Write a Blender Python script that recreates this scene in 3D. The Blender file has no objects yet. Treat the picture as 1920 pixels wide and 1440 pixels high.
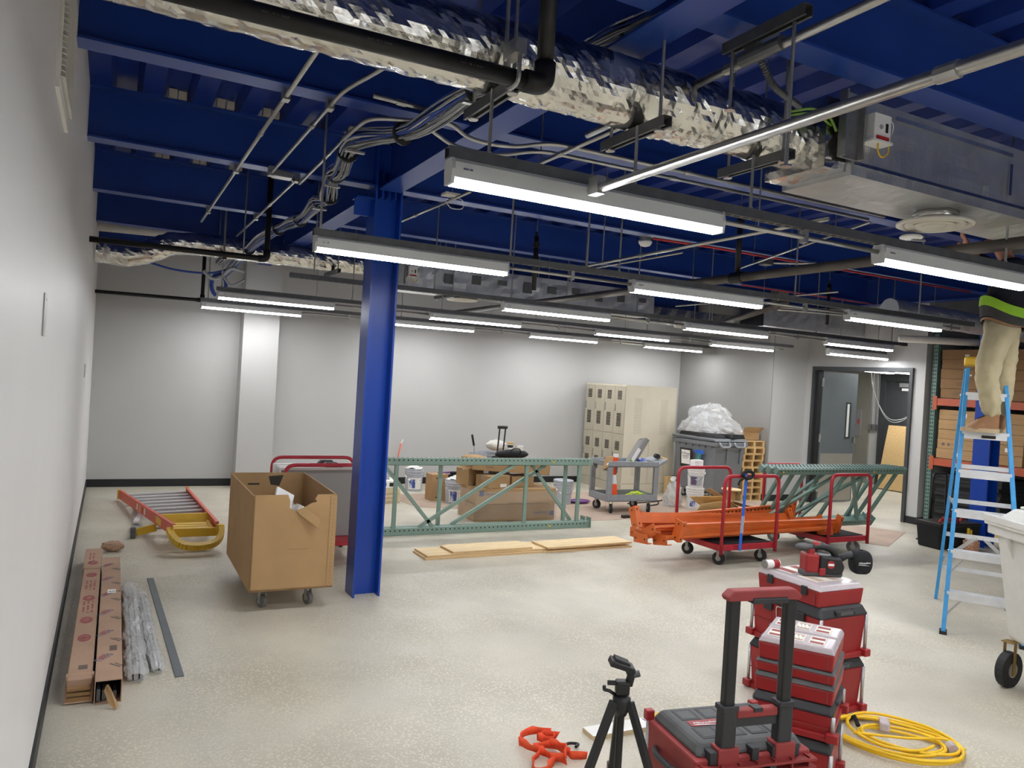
import bpy, bmesh, math, random
from mathutils import Vector, Matrix, noise
random.seed(7)
S = bpy.context.scene
COL = S.collection
# ------------------------------------------------------------------ camera
cd = bpy.data.cameras.new('camera'); cam = bpy.data.objects.new('camera', cd); COL.objects.link(cam)
cR = Vector((0.884664, -0.462432, 0.059378)); cU = Vector((-0.049804, 0.032895, 0.998217)); cF = Vector((0.463561, 0.886044, -0.006070))
cam.matrix_world = Matrix(((cR.x, cU.x, -cF.x, 0), (cR.y, cU.y, -cF.y, 0), (cR.z, cU.z, -cF.z, 1.70), (0, 0, 0, 1)))
cd.sensor_fit = 'HORIZONTAL'; cd.sensor_width = 36; cd.lens = 36 * 1442.75 / 1920; cd.clip_start = 0.05; cd.clip_end = 60
S.camera = cam
# ------------------------------------------------------------------ world, exposure
w = bpy.data.worlds.new('world'); S.world = w; w.use_nodes = True
w.node_tree.nodes['Background'].inputs[0].default_value = (0.5, 0.55, 0.65, 1)
w.node_tree.nodes['Background'].inputs[1].default_value = 0.02
vs = S.view_settings
vs.view_transform = 'Standard'; vs.look = 'None'; vs.gamma = 1; vs.use_curve_mapping = False
vs.exposure = 0.1
LAMP = 94.0         # emission strength of the LED lenses
# ------------------------------------------------------------------ materials
def lin(c):
    return tuple(((x / 255) / 12.92 if x <= 10 else (((x / 255) + 0.055) / 1.055) ** 2.4) for x in c) + (1,)
MATS = {}
def mat(name, col, rough=.5, metal=0, var=.08, scale=6, bump=0, bscale=60, emit=0, alpha=1, trans=0, col2=None, stretch=None, spec=None, c2lo=.45, c2hi=.6, coat=0, detail=4):
    m = bpy.data.materials.new(name); m.use_nodes = True; nt = m.node_tree; N = nt.nodes; L = nt.links
    b = N['Principled BSDF']; c = lin(col)
    b.inputs['Roughness'].default_value = rough; b.inputs['Metallic'].default_value = metal
    b.inputs['Alpha'].default_value = alpha; b.inputs['Transmission Weight'].default_value = trans
    if coat: b.inputs['Coat Weight'].default_value = coat
    if spec is not None: b.inputs['Specular IOR Level'].default_value = spec
    tc = N.new('ShaderNodeTexCoord'); src = tc.outputs['Object']
    if stretch:
        mp = N.new('ShaderNodeMapping'); mp.inputs['Scale'].default_value = stretch; L.new(src, mp.inputs['Vector']); src = mp.outputs[0]
    nz = N.new('ShaderNodeTexNoise'); nz.inputs['Scale'].default_value = scale; nz.inputs['Detail'].default_value = detail; L.new(src, nz.inputs['Vector'])
    cr = N.new('ShaderNodeValToRGB')
    if col2 is None:
        cr.color_ramp.elements[0].position = .3; cr.color_ramp.elements[1].position = .7
        cr.color_ramp.elements[0].color = tuple(x * (1 - var) for x in c[:3]) + (1,)
        cr.color_ramp.elements[1].color = tuple(min(1, x * (1 + var)) for x in c[:3]) + (1,)
    else:
        cr.color_ramp.elements[0].position = c2lo; cr.color_ramp.elements[1].position = c2hi
        cr.color_ramp.elements[0].color = c; cr.color_ramp.elements[1].color = lin(col2)
    L.new(nz.outputs['Fac'], cr.inputs['Fac']); L.new(cr.outputs['Color'], b.inputs['Base Color'])
    if bump:
        n2 = N.new('ShaderNodeTexNoise'); n2.inputs['Scale'].default_value = bscale; n2.inputs['Detail'].default_value = 5; L.new(src, n2.inputs['Vector'])
        bp = N.new('ShaderNodeBump'); bp.inputs['Strength'].default_value = bump; bp.inputs['Distance'].default_value = .01
        L.new(n2.outputs['Fac'], bp.inputs['Height']); L.new(bp.outputs[0], b.inputs['Normal'])
    if emit:
        b.inputs['Emission Color'].default_value = c; b.inputs['Emission Strength'].default_value = emit
    MATS[name] = m
    return m
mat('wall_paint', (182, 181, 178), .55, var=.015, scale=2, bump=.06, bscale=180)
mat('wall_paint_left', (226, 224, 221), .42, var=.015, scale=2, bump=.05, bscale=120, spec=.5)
mat('wall_grey', (146, 144, 141), .6, var=.02, scale=2, bump=.05, bscale=180)
mat('rubber_base', (22, 23, 25), .5, var=.1)
mat('deck_blue', (12, 44, 124), .45, var=.06, scale=3)
mat('steel_blue', (30, 62, 140), .35, var=.06, scale=4, bump=.03, bscale=90)
mat('column_blue', (12, 62, 156), .3, var=.06, scale=3, bump=.03, bscale=90)
mat('galv', (172, 172, 168), .36, .85, var=.12, scale=25)
mat('galv_dark', (104, 105, 106), .5, .7, var=.12, scale=20)
mat('emt', (178, 177, 172), .3, .9, var=.08, scale=12)
mat('fix_white', (206, 208, 206), .35, .1, var=.03)
mat('lens', (250, 252, 255), .4, emit=LAMP, var=0)
mat('lens_side', (250, 252, 255), .4, emit=9.0, var=0)
mat('black_pipe', (26, 25, 24), .45, .2, var=.2, scale=14)
mat('dark_pipe', (88, 82, 76), .5, .4, var=.15, scale=8)
mat('print_grey', (92, 90, 86), .7)
mat('white_pipe', (214, 210, 202), .6, var=.05)
mat('red_wire', (190, 40, 38), .5)
mat('white_plastic', (228, 227, 222), .4, var=.03)
mat('off_white', (212, 208, 196), .5, var=.04)
mat('black_plastic', (28, 28, 29), .45, var=.12)
mat('soft_black', (20, 20, 22), .85, var=.2, bump=.3, bscale=200)
mat('cable_grey', (150, 152, 152), .5, var=.05)
mat('cable_blue', (40, 70, 150), .5, var=.05)
mat('cable_white', (212, 212, 208), .5, var=.04)
mat('foam', (190, 184, 170), .8, var=.1)
mat('chrome', (205, 205, 203), .22, 1, var=.04)
mat('alu', (190, 190, 190), .38, .75, var=.08, scale=30, stretch=(1, 1, 8))
mat('alu_white', (216, 217, 218), .45, .35, var=.06, scale=14, bump=.1, bscale=60)
mat('green_wire', (120, 160, 60), .5)
mat('yellow', (222, 180, 34), .42, var=.08, scale=9)
mat('cardboard', (172, 138, 96), .85, var=.07, scale=5, bump=.12, bscale=80)
mat('cardboard_pink', (178, 146, 122), .85, var=.08, scale=4, bump=.15, bscale=50)
mat('cardboard_dark', (146, 112, 76), .85, var=.08, scale=5, bump=.1, bscale=80)
mat('cardboard_in', (150, 116, 76), .9, var=.08, scale=5)
mat('ink_red', (160, 86, 84), .8); mat('ink_blue', (84, 92, 128), .8); mat('ink_grey', (104, 92, 82), .8); mat('ink_black', (34, 33, 33), .7)
mat('paper', (236, 234, 228), .7, var=.02)
mat('plywood', (226, 200, 154), .65, var=.12, scale=5, stretch=(1, 9, 6), bump=.08)
mat('ply_edge', (192, 150, 96), .8, var=.2, scale=30, stretch=(1, 1, 12))
mat('pine', (206, 172, 118), .7, var=.14, scale=7, stretch=(1, 10, 4))
mat('rack_green', (124, 148, 136), .42, var=.06, scale=8)
mat('rack_teal', (106, 134, 124), .42, var=.06, scale=8)
mat('rack_orange', (204, 100, 42), .42, var=.1, scale=6)
mat('rack_rust', (178, 84, 52), .5, var=.1, scale=6)
mat('hole_dark', (20, 26, 24), .8)
mat('cart_red', (168, 30, 46), .38, var=.1, scale=9)
mat('tool_red', (152, 34, 36), .45, var=.06, scale=8)
mat('tool_red_dusty', (142, 50, 48), .6, var=.12, scale=14)
mat('tool_black', (44, 45, 47), .55, var=.12, scale=12)
mat('tool_dusty', (84, 84, 84), .65, var=.16, scale=14)
mat('clear_lid', (206, 194, 196), .22, var=.04, alpha=.82, scale=20)
mat('cart_grey', (140, 143, 146), .55, var=.1, scale=16)
mat('bin_grey', (116, 119, 122), .5, var=.04, bump=.04)
mat('bin_white', (204, 203, 196), .5, var=.04, scale=14, bump=.1, bscale=120)
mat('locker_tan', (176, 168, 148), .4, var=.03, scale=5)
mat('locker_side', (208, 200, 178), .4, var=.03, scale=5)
mat('slot_dark', (58, 54, 46), .8)
mat('lad_red', (204, 92, 76), .5, var=.08, scale=14)
mat('lad_yellow', (212, 172, 46), .5, var=.08, scale=12)
mat('lad_blue', (62, 150, 208), .5, var=.1, scale=14)
mat('cone_orange', (240, 84, 30), .55, var=.05)
mat('hi_vis', (206, 232, 30), .7, var=.1, scale=14)
mat('blue_strap', (38, 98, 196), .7, var=.1, scale=40)
mat('orange_strap', (232, 82, 42), .75, var=.1, scale=40)
mat('bucket_grey', (176, 180, 186), .45, var=.05)
mat('bucket_white', (222, 220, 216), .45, var=.04)
mat('purple', (118, 70, 134), .5)
mat('label_blue', (62, 84, 160), .6, col2=(222, 224, 228), scale=9)
mat('foil', (214, 212, 206), .2, 1, var=.08, scale=7, bump=.22, bscale=30, detail=8)
mat('foil_flat', (196, 198, 200), .36, .78, var=.12, scale=5, bump=.22, bscale=60, detail=8)
mat('plastic_wrap', (226, 227, 226), .1, var=.08, scale=16, alpha=.42, bump=.6, bscale=18)
mat('clear_bag', (228, 228, 226), .1, var=.1, scale=12, alpha=.3, bump=.8, bscale=16)
mat('stretch_film', (225, 222, 216), .12, var=.1, scale=12, alpha=.2, bump=.6, bscale=20)
mat('grey_strip', (98, 104, 106), .6, var=.08)
mat('carpet', (46, 46, 46), .95, var=.2, scale=60, bump=.4, bscale=250)
mat('door_grey', (100, 106, 108), .45, var=.03)
mat('frame_dark', (58, 60, 62), .45, var=.06)
mat('steel_plate', (176, 172, 160), .35, .6, var=.05, stretch=(1, 12, 1))
mat('glass', (160, 168, 168), .1, var=.05, trans=.6)
mat('floor_paper', (178, 156, 138), .85, var=.1, scale=3, bump=.15)
mat('rubber', (36, 36, 37), .7, var=.1)
mat('rubber_grey', (106, 106, 104), .7, var=.1)
mat('brass', (170, 140, 84), .4, .8, var=.1)
mat('khaki', (172, 160, 128), .9, var=.07, scale=9, bump=.35, bscale=26)
mat('shirt_navy', (20, 22, 34), .9, var=.15, bump=.3, bscale=30)
mat('shirt_grey', (62, 62, 60), .9, var=.1, bump=.3, bscale=30)
mat('shirt_lime', (150, 200, 52), .85, var=.1)
mat('leather', (140, 100, 66), .65, var=.12, scale=14, bump=.2)
mat('sole', (172, 152, 120), .8, var=.08)
mat('skin', (176, 122, 96), .55, var=.05)
mat('hair', (30, 24, 20), .8)
mat('cord_yellow', (240, 196, 28), .45, var=.05)
mat('mdf', (214, 196, 158), .8, var=.08, scale=40)
mat('wire_nuts', (196, 120, 70), .6, var=.4, scale=60, col2=(214, 190, 170))
mat('green_tape', (70, 160, 100), .6, col2=(40, 90, 150), scale=22)
mat('purple_print', (96, 78, 108), .6)
def floor_mat():
    m = bpy.data.materials.new('concrete'); m.use_nodes = True; nt = m.node_tree; N = nt.nodes; L = nt.links; b = N['Principled BSDF']
    tc = N.new('ShaderNodeTexCoord'); o = tc.outputs['Object']
    def noise_(sc, det=4, st=None):
        n = N.new('ShaderNodeTexNoise'); n.inputs['Scale'].default_value = sc; n.inputs['Detail'].default_value = det
        if st:
            mp = N.new('ShaderNodeMapping'); mp.inputs['Scale'].default_value = st; L.new(o, mp.inputs[0]); L.new(mp.outputs[0], n.inputs['Vector'])
        else: L.new(o, n.inputs['Vector'])
        return n.outputs['Fac']
    def ramp(f, a, ca, bb, cb):
        r = N.new('ShaderNodeValToRGB'); r.color_ramp.elements[0].position = a; r.color_ramp.elements[1].position = bb
        r.color_ramp.elements[0].color = ca; r.color_ramp.elements[1].color = cb; L.new(f, r.inputs[0]); return r.outputs[0]
    def mix(mode, fac, A, B):
        x = N.new('ShaderNodeMix'); x.data_type = 'RGBA'; x.blend_type = mode
        if isinstance(fac, float): x.inputs[0].default_value = fac
        else: L.new(fac, x.inputs[0])
        L.new(A, x.inputs[6]); L.new(B, x.inputs[7]); return x.outputs[2]
    base = ramp(noise_(.9, 5), .35, lin((194, 186, 168)), .68, lin((212, 205, 187)))
    stain = ramp(noise_(1.6, 6, (1, .5, 1)), .42, (.86, .87, .88, 1), .6, (1, 1, 1, 1))
    c = mix('MULTIPLY', .7, base, stain)
    vo = N.new('ShaderNodeTexVoronoi'); vo.inputs['Scale'].default_value = 62; L.new(o, vo.inputs['Vector'])
    sp = ramp(vo.outputs['Distance'], .12, (1.25, 1.24, 1.2, 1), .5, (.86, .85, .82, 1))
    patch = ramp(noise_(1.3, 3), .4, (.15,) * 3 + (1,), .62, (1,) * 3 + (1,))
    c = mix('MULTIPLY', patch, c, sp)
    sp2 = ramp(noise_(110, 2), .3, (.62, .61, .58, 1), .45, (1, 1, 1, 1))
    c = mix('MULTIPLY', .6, c, sp2)
    L.new(c, b.inputs['Base Color'])
    rr = ramp(noise_(3, 4), .3, (.36,) * 3 + (1,), .7, (.56,) * 3 + (1,)); L.new(rr, b.inputs['Roughness'])
    bp = N.new('ShaderNodeBump'); bp.inputs['Strength'].default_value = .08; bp.inputs['Distance'].default_value = .004; L.new(noise_(120, 3), bp.inputs['Height']); L.new(bp.outputs[0], b.inputs['Normal'])
    MATS['concrete'] = m
floor_mat()
# ------------------------------------------------------------------ mesh kit
class G:
    def __init__(s): s.v = []; s.f = []
    def add(s, vs, fs):
        n = len(s.v); s.v += [tuple(p) for p in vs]; s.f += [tuple(i + n for i in f) for f in fs]; return s
    def bb(s, x0, y0, z0, x1, y1, z1):
        return s.add([(x0, y0, z0), (x1, y0, z0), (x1, y1, z0), (x0, y1, z0), (x0, y0, z1), (x1, y0, z1), (x1, y1, z1), (x0, y1, z1)],
                     [(0, 3, 2, 1), (4, 5, 6, 7), (0, 1, 5, 4), (1, 2, 6, 5), (2, 3, 7, 6), (3, 0, 4, 7)])
    def box(s, c, d, M=None):
        g = G().bb(-d[0] / 2, -d[1] / 2, -d[2] / 2, d[0] / 2, d[1] / 2, d[2] / 2)
        T = Matrix.Translation(c) @ (M.to_4x4() if M is not None else Matrix())
        return s.add([T @ Vector(p) for p in g.v], g.f)
    def frus(s, z0, a0, b0, z1, a1, b1, c0=(0, 0), c1=(0, 0)):   # tapered box, full sizes a,b at z0 and z1
        v = []
        for z, a, b, c in ((z0, a0, b0, c0), (z1, a1, b1, c1)):
            v += [(c[0] - a / 2, c[1] - b / 2, z), (c[0] + a / 2, c[1] - b / 2, z), (c[0] + a / 2, c[1] + b / 2, z), (c[0] - a / 2, c[1] + b / 2, z)]
        return s.add(v, [(0, 3, 2, 1), (4, 5, 6, 7), (0, 1, 5, 4), (1, 2, 6, 5), (2, 3, 7, 6), (3, 0, 4, 7)])
    def tube(s, pts, r, n=8, closed=False, rs=None):
        P = [Vector(p) for p in pts]; m = len(P); up = None; vs = []
        for i, p in enumerate(P):
            if closed: t = (P[(i + 1) % m] - P[i - 1])
            else: t = (P[min(i + 1, m - 1)] - P[max(i - 1, 0)])
            t = t.normalized() if t.length > 1e-9 else Vector((0, 0, 1))
            if up is None:
                up = Vector((0, 0, 1)) if abs(t.z) < .9 else Vector((1, 0, 0))
            a = up - t * up.dot(t)
            if a.length < 1e-6: a = t.orthogonal()
            a.normalize(); up = a; b = t.cross(a); rr = rs[i] if rs else r
            vs += [p + (a * math.cos(2 * math.pi * k / n) + b * math.sin(2 * math.pi * k / n)) * rr for k in range(n)]
        fs = []
        for i in range(m if closed else m - 1):
            j = (i + 1) % m
            fs += [(i * n + k, i * n + (k + 1) % n, j * n + (k + 1) % n, j * n + k) for k in range(n)]
        if not closed: fs += [tuple(range(n - 1, -1, -1)), tuple((m - 1) * n + k for k in range(n))]
        return s.add(vs, fs)
    def cyl(s, p, q, r, r2=None, n=12): return s.tube([p, q], r, n, rs=[r, r if r2 is None else r2])
    def bar(s, p, q, w, h, up=(0, 0, 1)):     # rectangular bar from p to q, w across, h along up
        p = Vector(p); q = Vector(q); t = (q - p).normalized(); u = Vector(up); u = u - t * u.dot(t)
        if u.length < 1e-6: u = t.orthogonal()
        u.normalize(); a = t.cross(u); vs = []
        for c in (p, q): vs += [c - a * w / 2 - u * h / 2, c + a * w / 2 - u * h / 2, c + a * w / 2 + u * h / 2, c - a * w / 2 + u * h / 2]
        return s.add(vs, [(0, 3, 2, 1), (4, 5, 6, 7), (0, 1, 5, 4), (1, 2, 6, 5), (2, 3, 7, 6), (3, 0, 4, 7)])
    def sweep(s, prof, p, q, up=(0, 0, 1), closed=True):   # profile (a,u) swept from p to q
        p = Vector(p); q = Vector(q); t = (q - p).normalized(); u = Vector(up); u = (u - t * u.dot(t)).normalized(); a = t.cross(u); n = len(prof)
        vs = [c + a * x + u * y for c in (p, q) for x, y in prof]
        fs = [(k, (k + 1) % n, n + (k + 1) % n, n + k) for k in range(n if closed else n - 1)]
        if closed: fs += [tuple(range(n - 1, -1, -1)), tuple(range(n, 2 * n))]
        return s.add(vs, fs)
    def poly(s, pts, d):                       # extrude a 3D polygon by vector d
        P = [Vector(p) for p in pts]; d = Vector(d); n = len(P)
        return s.add(P + [p + d for p in P], [tuple(range(n - 1, -1, -1)), tuple(range(n, 2 * n))] + [(k, (k + 1) % n, n + (k + 1) % n, n + k) for k in range(n)])
    def lathe(s, prof, c=(0, 0, 0), n=20, cap=True):
        m = len(prof); vs = [(c[0] + r * math.cos(2 * math.pi * k / n), c[1] + r * math.sin(2 * math.pi * k / n), c[2] + z) for r, z in prof for k in range(n)]
        fs = [(i * n + k, i * n + (k + 1) % n, (i + 1) * n + (k + 1) % n, (i + 1) * n + k) for i in range(m - 1) for k in range(n)]
        if cap: fs += [tuple(range(n - 1, -1, -1)), tuple((m - 1) * n + k for k in range(n))]
        return s.add(vs, fs)
    def grid(s, fn, nu, nv, cu=False, cv=False):
        vs = [fn(i / (nu if cu else nu - 1), j / (nv if cv else nv - 1)) for i in range(nu) for j in range(nv)]; fs = []
        for i in range(nu if cu else nu - 1):
            for j in range(nv if cv else nv - 1):
                i2 = (i + 1) % nu; j2 = (j + 1) % nv
                fs.append((i * nv + j, i2 * nv + j, i2 * nv + j2, i * nv + j2))
        return s.add(vs, fs)
    def xf(s, M):
        s.v = [tuple(M @ Vector(p)) for p in s.v]; return s
def Rz(a): return Matrix.Rotation(math.radians(a), 4, 'Z')
def Rx(a): return Matrix.Rotation(math.radians(a), 4, 'X')
def Ry(a): return Matrix.Rotation(math.radians(a), 4, 'Y')
def T(x, y, z): return Matrix.Translation((x, y, z))
def fil(pts, r, n=4):                          # round the corners of a polyline
    P = [Vector(p) for p in pts]; o = [P[0]]
    for a, b, c in zip(P, P[1:], P[2:]):
        d1 = (a - b); d2 = (c - b); k = min(r, d1.length * .49, d2.length * .49); s_ = b + d1.normalized() * k; e = b + d2.normalized() * k
        o += [s_.lerp(b, t / n).lerp(b.lerp(e, t / n), t / n) for t in range(n + 1)]
    return o + [P[-1]]
def obj(name, g, m, parent=None, smooth=False, bev=0, seg=2):
    if isinstance(g, G):
        me = bpy.data.meshes.new(name); me.from_pydata(g.v, [], g.f); me.update()
        bm = bmesh.new(); bm.from_mesh(me); bmesh.ops.recalc_face_normals(bm, faces=bm.faces); bm.to_mesh(me); bm.free()
        me.materials.append(MATS[m])
        if smooth:
            for p in me.polygons: p.use_smooth = True
    else: me = g
    o = bpy.data.objects.new(name, me); COL.objects.link(o)
    if parent: o.parent = parent
    if bev:
        b = o.modifiers.new('bevel', 'BEVEL'); b.width = bev; b.segments = seg; b.limit_method = 'ANGLE'; b.angle_limit = .6
    return o
def tag(o, label, cat, group=None):
    o['label'] = label; o['category'] = cat
    if group: o['group'] = group
    return o
def thing(name, label, cat, loc=(0, 0, 0), rz=0, group=None, M=None):
    o = bpy.data.objects.new(name, None); COL.objects.link(o); o.empty_display_size = .1
    if M is not None: o.matrix_world = M
    else: o.location = loc; o.rotation_euler = (0, 0, math.radians(rz))
    return tag(o, label, cat, group)
def struct(name, g, m, parent=None, **k):
    o = obj(name, g, m, parent, **k)
    if not parent: o['kind'] = 'structure'
    return o
def dup(root, loc=None, rz=None, label=None, M=None):
    r = root.copy(); COL.objects.link(r)
    if M is not None: r.matrix_world = M
    else:
        if loc is not None: r.location = loc
        if rz is not None: r.rotation_euler = (0, 0, math.radians(rz))
    if label: r['label'] = label
    for ch in list(root.children):
        c = ch.copy(); COL.objects.link(c); c.parent = r
        for gg in list(ch.children):
            d = gg.copy(); COL.objects.link(d); d.parent = c
    return r
def text(s, size, m, parent, org, right, up, name='lettering', depth=.0006, align='LEFT', shear=0):
    cu = bpy.data.curves.new('t', 'FONT'); cu.body = s; cu.size = size; cu.extrude = depth; cu.align_x = align; cu.resolution_u = 2; cu.shear = shear
    t = bpy.data.objects.new('t', cu); COL.objects.link(t)
    me = bpy.data.meshes.new_from_object(t.evaluated_get(bpy.context.evaluated_depsgraph_get()))
    bpy.data.objects.remove(t); me.materials.clear(); me.materials.append(MATS[m])
    r = Vector(right).normalized(); u = Vector(up).normalized(); n = r.cross(u)
    me.transform(Matrix(((r.x, u.x, n.x, org[0]), (r.y, u.y, n.y, org[1]), (r.z, u.z, n.z, org[2]), (0, 0, 0, 1))))
    return obj(name, me, m, parent)
def DZ(x): return 3.421 if ((x + .2) % .3) < .12 else 3.491
ORD = ['first', 'second', 'third', 'fourth', 'fifth', 'sixth', 'seventh', 'eighth', 'ninth', 'tenth']
# ================================================================== THE SETTING
XL, YB, XD, YF = -0.20, 11.20, 10.12, -8.0
struct('floor', G().bb(-0.4, -8.2, -.12, 14.2, 13.2, 0), 'concrete')
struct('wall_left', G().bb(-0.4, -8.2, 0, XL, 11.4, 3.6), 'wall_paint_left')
g = G().bb(XL, YB, 0, 9.35, 11.4, 3.6); struct('wall_back', g, 'wall_paint')
struct('wall_back_pilaster', G().bb(1.57, 10.90, 0, 2.04, YB, 3.42), 'wall_paint')
struct('wall_right_bay', G().bb(9.35, 8.95, 0, 9.37, 11.4, 3.6), 'wall_grey')
struct('wall_right_return', G().bb(9.37, 8.95, 0, 10.27, 11.4, 3.6), 'wall_paint')
g = G().bb(XD, 6.88, 0, 10.27, 7.08, 3.6).bb(XD, 8.80, 0, 10.27, 8.95, 3.6).bb(XD, 7.08, 2.19, 10.27, 8.80, 3.6)
struct('wall_right', g, 'wall_paint')
g = G().bb(10.27, 6.88, 0, 11.75, 6.98, 3.6).bb(11.6, -8.2, 0, 11.75, 6.88, 3.6); struct('wall_right_alcove', g, 'wall_paint')
struct('wall_front', G().bb(-0.4, -8.2, 0, 11.75, YF, 3.6), 'wall_paint')
# corridor beyond the double door
struct('wall_corridor_end', G().bb(13.9, 6.98, 0, 14.1, 13.1, 2.9), 'wall_paint')
struct('wall_corridor_near', G().bb(11.75, 6.88, 0, 14.1, 6.98, 2.9), 'wall_paint')
struct('wall_corridor_far', G().bb(10.27, 12.9, 0, 14.1, 13.1, 2.9), 'wall_paint')
struct('wall_corridor_side', G().bb(10.2, 11.4, 0, 10.27, 12.9, 2.9), 'wall_paint')
struct('ceiling_corridor', G().bb(10.27, 6.98, 2.75, 14.1, 13.1, 2.9), 'wall_paint')
# baseboards
bh = .10
struct('baseboard_left', G().bb(XL, YF, 0, XL + .012, YB, bh), 'rubber_base')
struct('baseboard_back', G().bb(XL + .012, YB - .012, 0, 1.57, YB, bh).bb(2.04, YB - .012, 0, 9.35, YB, bh).bb(1.558, 10.888, 0, 2.052, 10.90, bh).bb(1.558, 10.90, 0, 1.57, YB - .012, bh).bb(2.04, 10.90, 0, 2.052, YB - .012, bh), 'rubber_base')
struct('baseboard_right', G().bb(9.338, 8.938, 0, 9.35, YB - .012, bh).bb(9.35, 8.938, 0, XD - .012, 8.95, bh).bb(XD - .012, 8.80, 0, XD, 8.938, bh).bb(XD - .012, 6.868, 0, XD, 7.05, bh).bb(XD, 6.868, 0, 10.5, 6.88, bh), 'rubber_base')
# corrugated blue roof deck: ribs run away from the camera
prof = []; x = XL
while x < 11.6:
    prof += [(x, 3.42), (x + .12, 3.42), (x + .15, 3.49), (x + .27, 3.49)]; x += .3
g = G(); n = len(prof)
g.add([(a, yy, b) for yy in (YF, YB) for a, b in prof], [(k, k + 1, n + k + 1, n + k) for k in range(n - 1)])
g.bb(-.4, -8.2, 3.52, 11.75, 11.4, 3.6)
struct('ceiling', g, 'deck_blue')
# ------------------------------------------------------------------ steel frame
def ibeam(g, p, q, h, wd, tf=.012, tw=.009, up=(0, 0, 1)):
    return g.sweep([(-wd / 2, -h), (wd / 2, -h), (wd / 2, -h + tf), (tw / 2, -h + tf), (tw / 2, -tf), (wd / 2, -tf), (wd / 2, 0), (-wd / 2, 0), (-wd / 2, -tf), (-tw / 2, -tf), (-tw / 2, -h + tf), (-wd / 2, -h + tf)], p, q, up)
CX, CY = 1.79, 5.68
def column(x, y, label, m):
    t = thing('steel_column', label, 'column', (x, y, 0), 0, 'blue steel columns')
    g = G().bb(-.105, -.102, 0, -.091, .102, 3.42).bb(.091, -.102, 0, .105, .102, 3.42).bb(-.091, -.005, 0, .091, .005, 3.42)
    obj('shaft', g, m, t)
    for dx in (-.05, .0, .05): obj('stiffener', G().bb(dx - .005, -.1, 3.0, dx + .005, -.005, 3.2), m, t)
    obj('seat_bracket', G().bb(-.235, -.07, 2.98, -.105, .07, 2.992).bb(-.235, -.006, 2.86, -.105, .006, 2.98), m, t)
    return t
column(CX, CY, 'blue steel column beside the big cardboard box on wheels', 'column_blue')
column(9.55, 5.64, 'blue steel column behind the blue stepladder', 'column_blue')
def beam(p, q, h, wd, label, grp):
    o = obj('steel_beam', ibeam(G(), p, q, h, wd), 'steel_blue'); tag(o, label, 'beam', grp)
GB = 'main roof beams'; GJ = 'roof joists'
beam((CX, YF, 3.42), (CX, CY - .105, 3.42), .37, .17, 'wide blue beam running from the camera end to the column top', GB)
beam((CX, CY + .105, 3.42), (CX, YB, 3.42), .37, .17, 'wide blue beam running from the column to the back wall', GB)
beam((9.55, YF, 3.42), (9.55, 5.53, 3.42), .37, .17, 'wide blue beam above the blue stepladder', GB)
beam((9.55, 5.75, 3.42), (9.55, 8.9, 3.42), .37, .17, 'wide blue beam in front of the double door wall', GB)
pos = ['behind the camera', 'nearest over the camera', 'nearest the wall grille', 'second seen from the camera', 'level with the blue column', 'just past the blue column', 'above the lying ladder', 'closest to the back wall']
for k, jy in enumerate((-1.15, .55, 2.25, 3.97, 5.68, 7.40, 9.10, 10.80)):
    if k == 0: continue
    beam((XL, jy, 3.42), (CX - .1, jy, 3.42), .34, .14, 'blue joist on the left wall side, ' + pos[k], GJ)
    beam((CX + .1, jy, 3.42), (9.45, jy, 3.42), .34, .14, 'long blue joist right of the main beam, ' + pos[k], GJ)
for k, (bx, by) in enumerate([(bx, by) for by in (5.66, 7.38) for bx in (.31, .61, .91)] + [(1.51, 5.66), (3.61, 5.66)]):
    t = thing('foam_closure', 'pair of pale foam blocks plugging a deck rib, number %s along the joists' % (ORD[k]), 'foam block', (bx, by - .04, 3.425), 0, 'foam rib closures')
    obj('block', G().bb(-.055, -.03, 0, -.004, .03, .055), 'foam', t); obj('block', G().bb(.004, -.03, 0, .055, .03, .05), 'foam', t)
# ------------------------------------------------------------------ lights, struts and rods
LZ = 2.365
g0 = G().sweep([(-.04, .0), (.04, .0), (.045, .024), (-.045, .024)], (0, 0, 0), (1.22, 0, 0))
LENS = obj('lens', G().bb(0.002, -.026, 0, 1.218, .026, .003), 'lens'); LSID = obj('lens_side', G().sweep([(-.028, .003), (.028, .003), (.032, .022), (-.032, .022)], (0, 0, 0), (1.22, 0, 0)), 'lens_side')
g0 = G().sweep([(-.032, .022), (.032, .022), (.036, .075), (.026, .088), (-.026, .088), (-.036, .075)], (0, 0, 0), (1.22, 0, 0))
HOUS = obj('housing', g0, 'fix_white')
CAPM = obj('end_cap', G().poly([(0, -.031, .0), (0, .031, .0), (0, .038, .05), (0, .027, .09), (0, -.027, .09), (0, -.038, .05)], (.012, 0, 0)), 'fix_white')
LATM = obj('latch', G().bb(.03, -.039, .05, .05, .039, .056).bb(.055, -.039, .05, .065, .039, .056), 'chrome')
MESH = {k.name: k.data for k in (LENS, LSID, HOUS, CAPM, LATM)}
for k in (LENS, LSID, HOUS, CAPM, LATM): bpy.data.objects.remove(k)
def strip(x, y, z, label):
    t = thing('strip_light', label, 'strip light', (x, y, z), 0, 'LED strip lights')
    obj('lens', MESH['lens'], 0, t); obj('lens_side', MESH['lens_side'], 0, t); obj('housing', MESH['housing'], 0, t); obj('latch', MESH['latch'], 0, t)
    for dx in (-.012, 1.22):
        c = obj('end_cap', MESH['end_cap'], 0, t); c.location.x = dx
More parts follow.
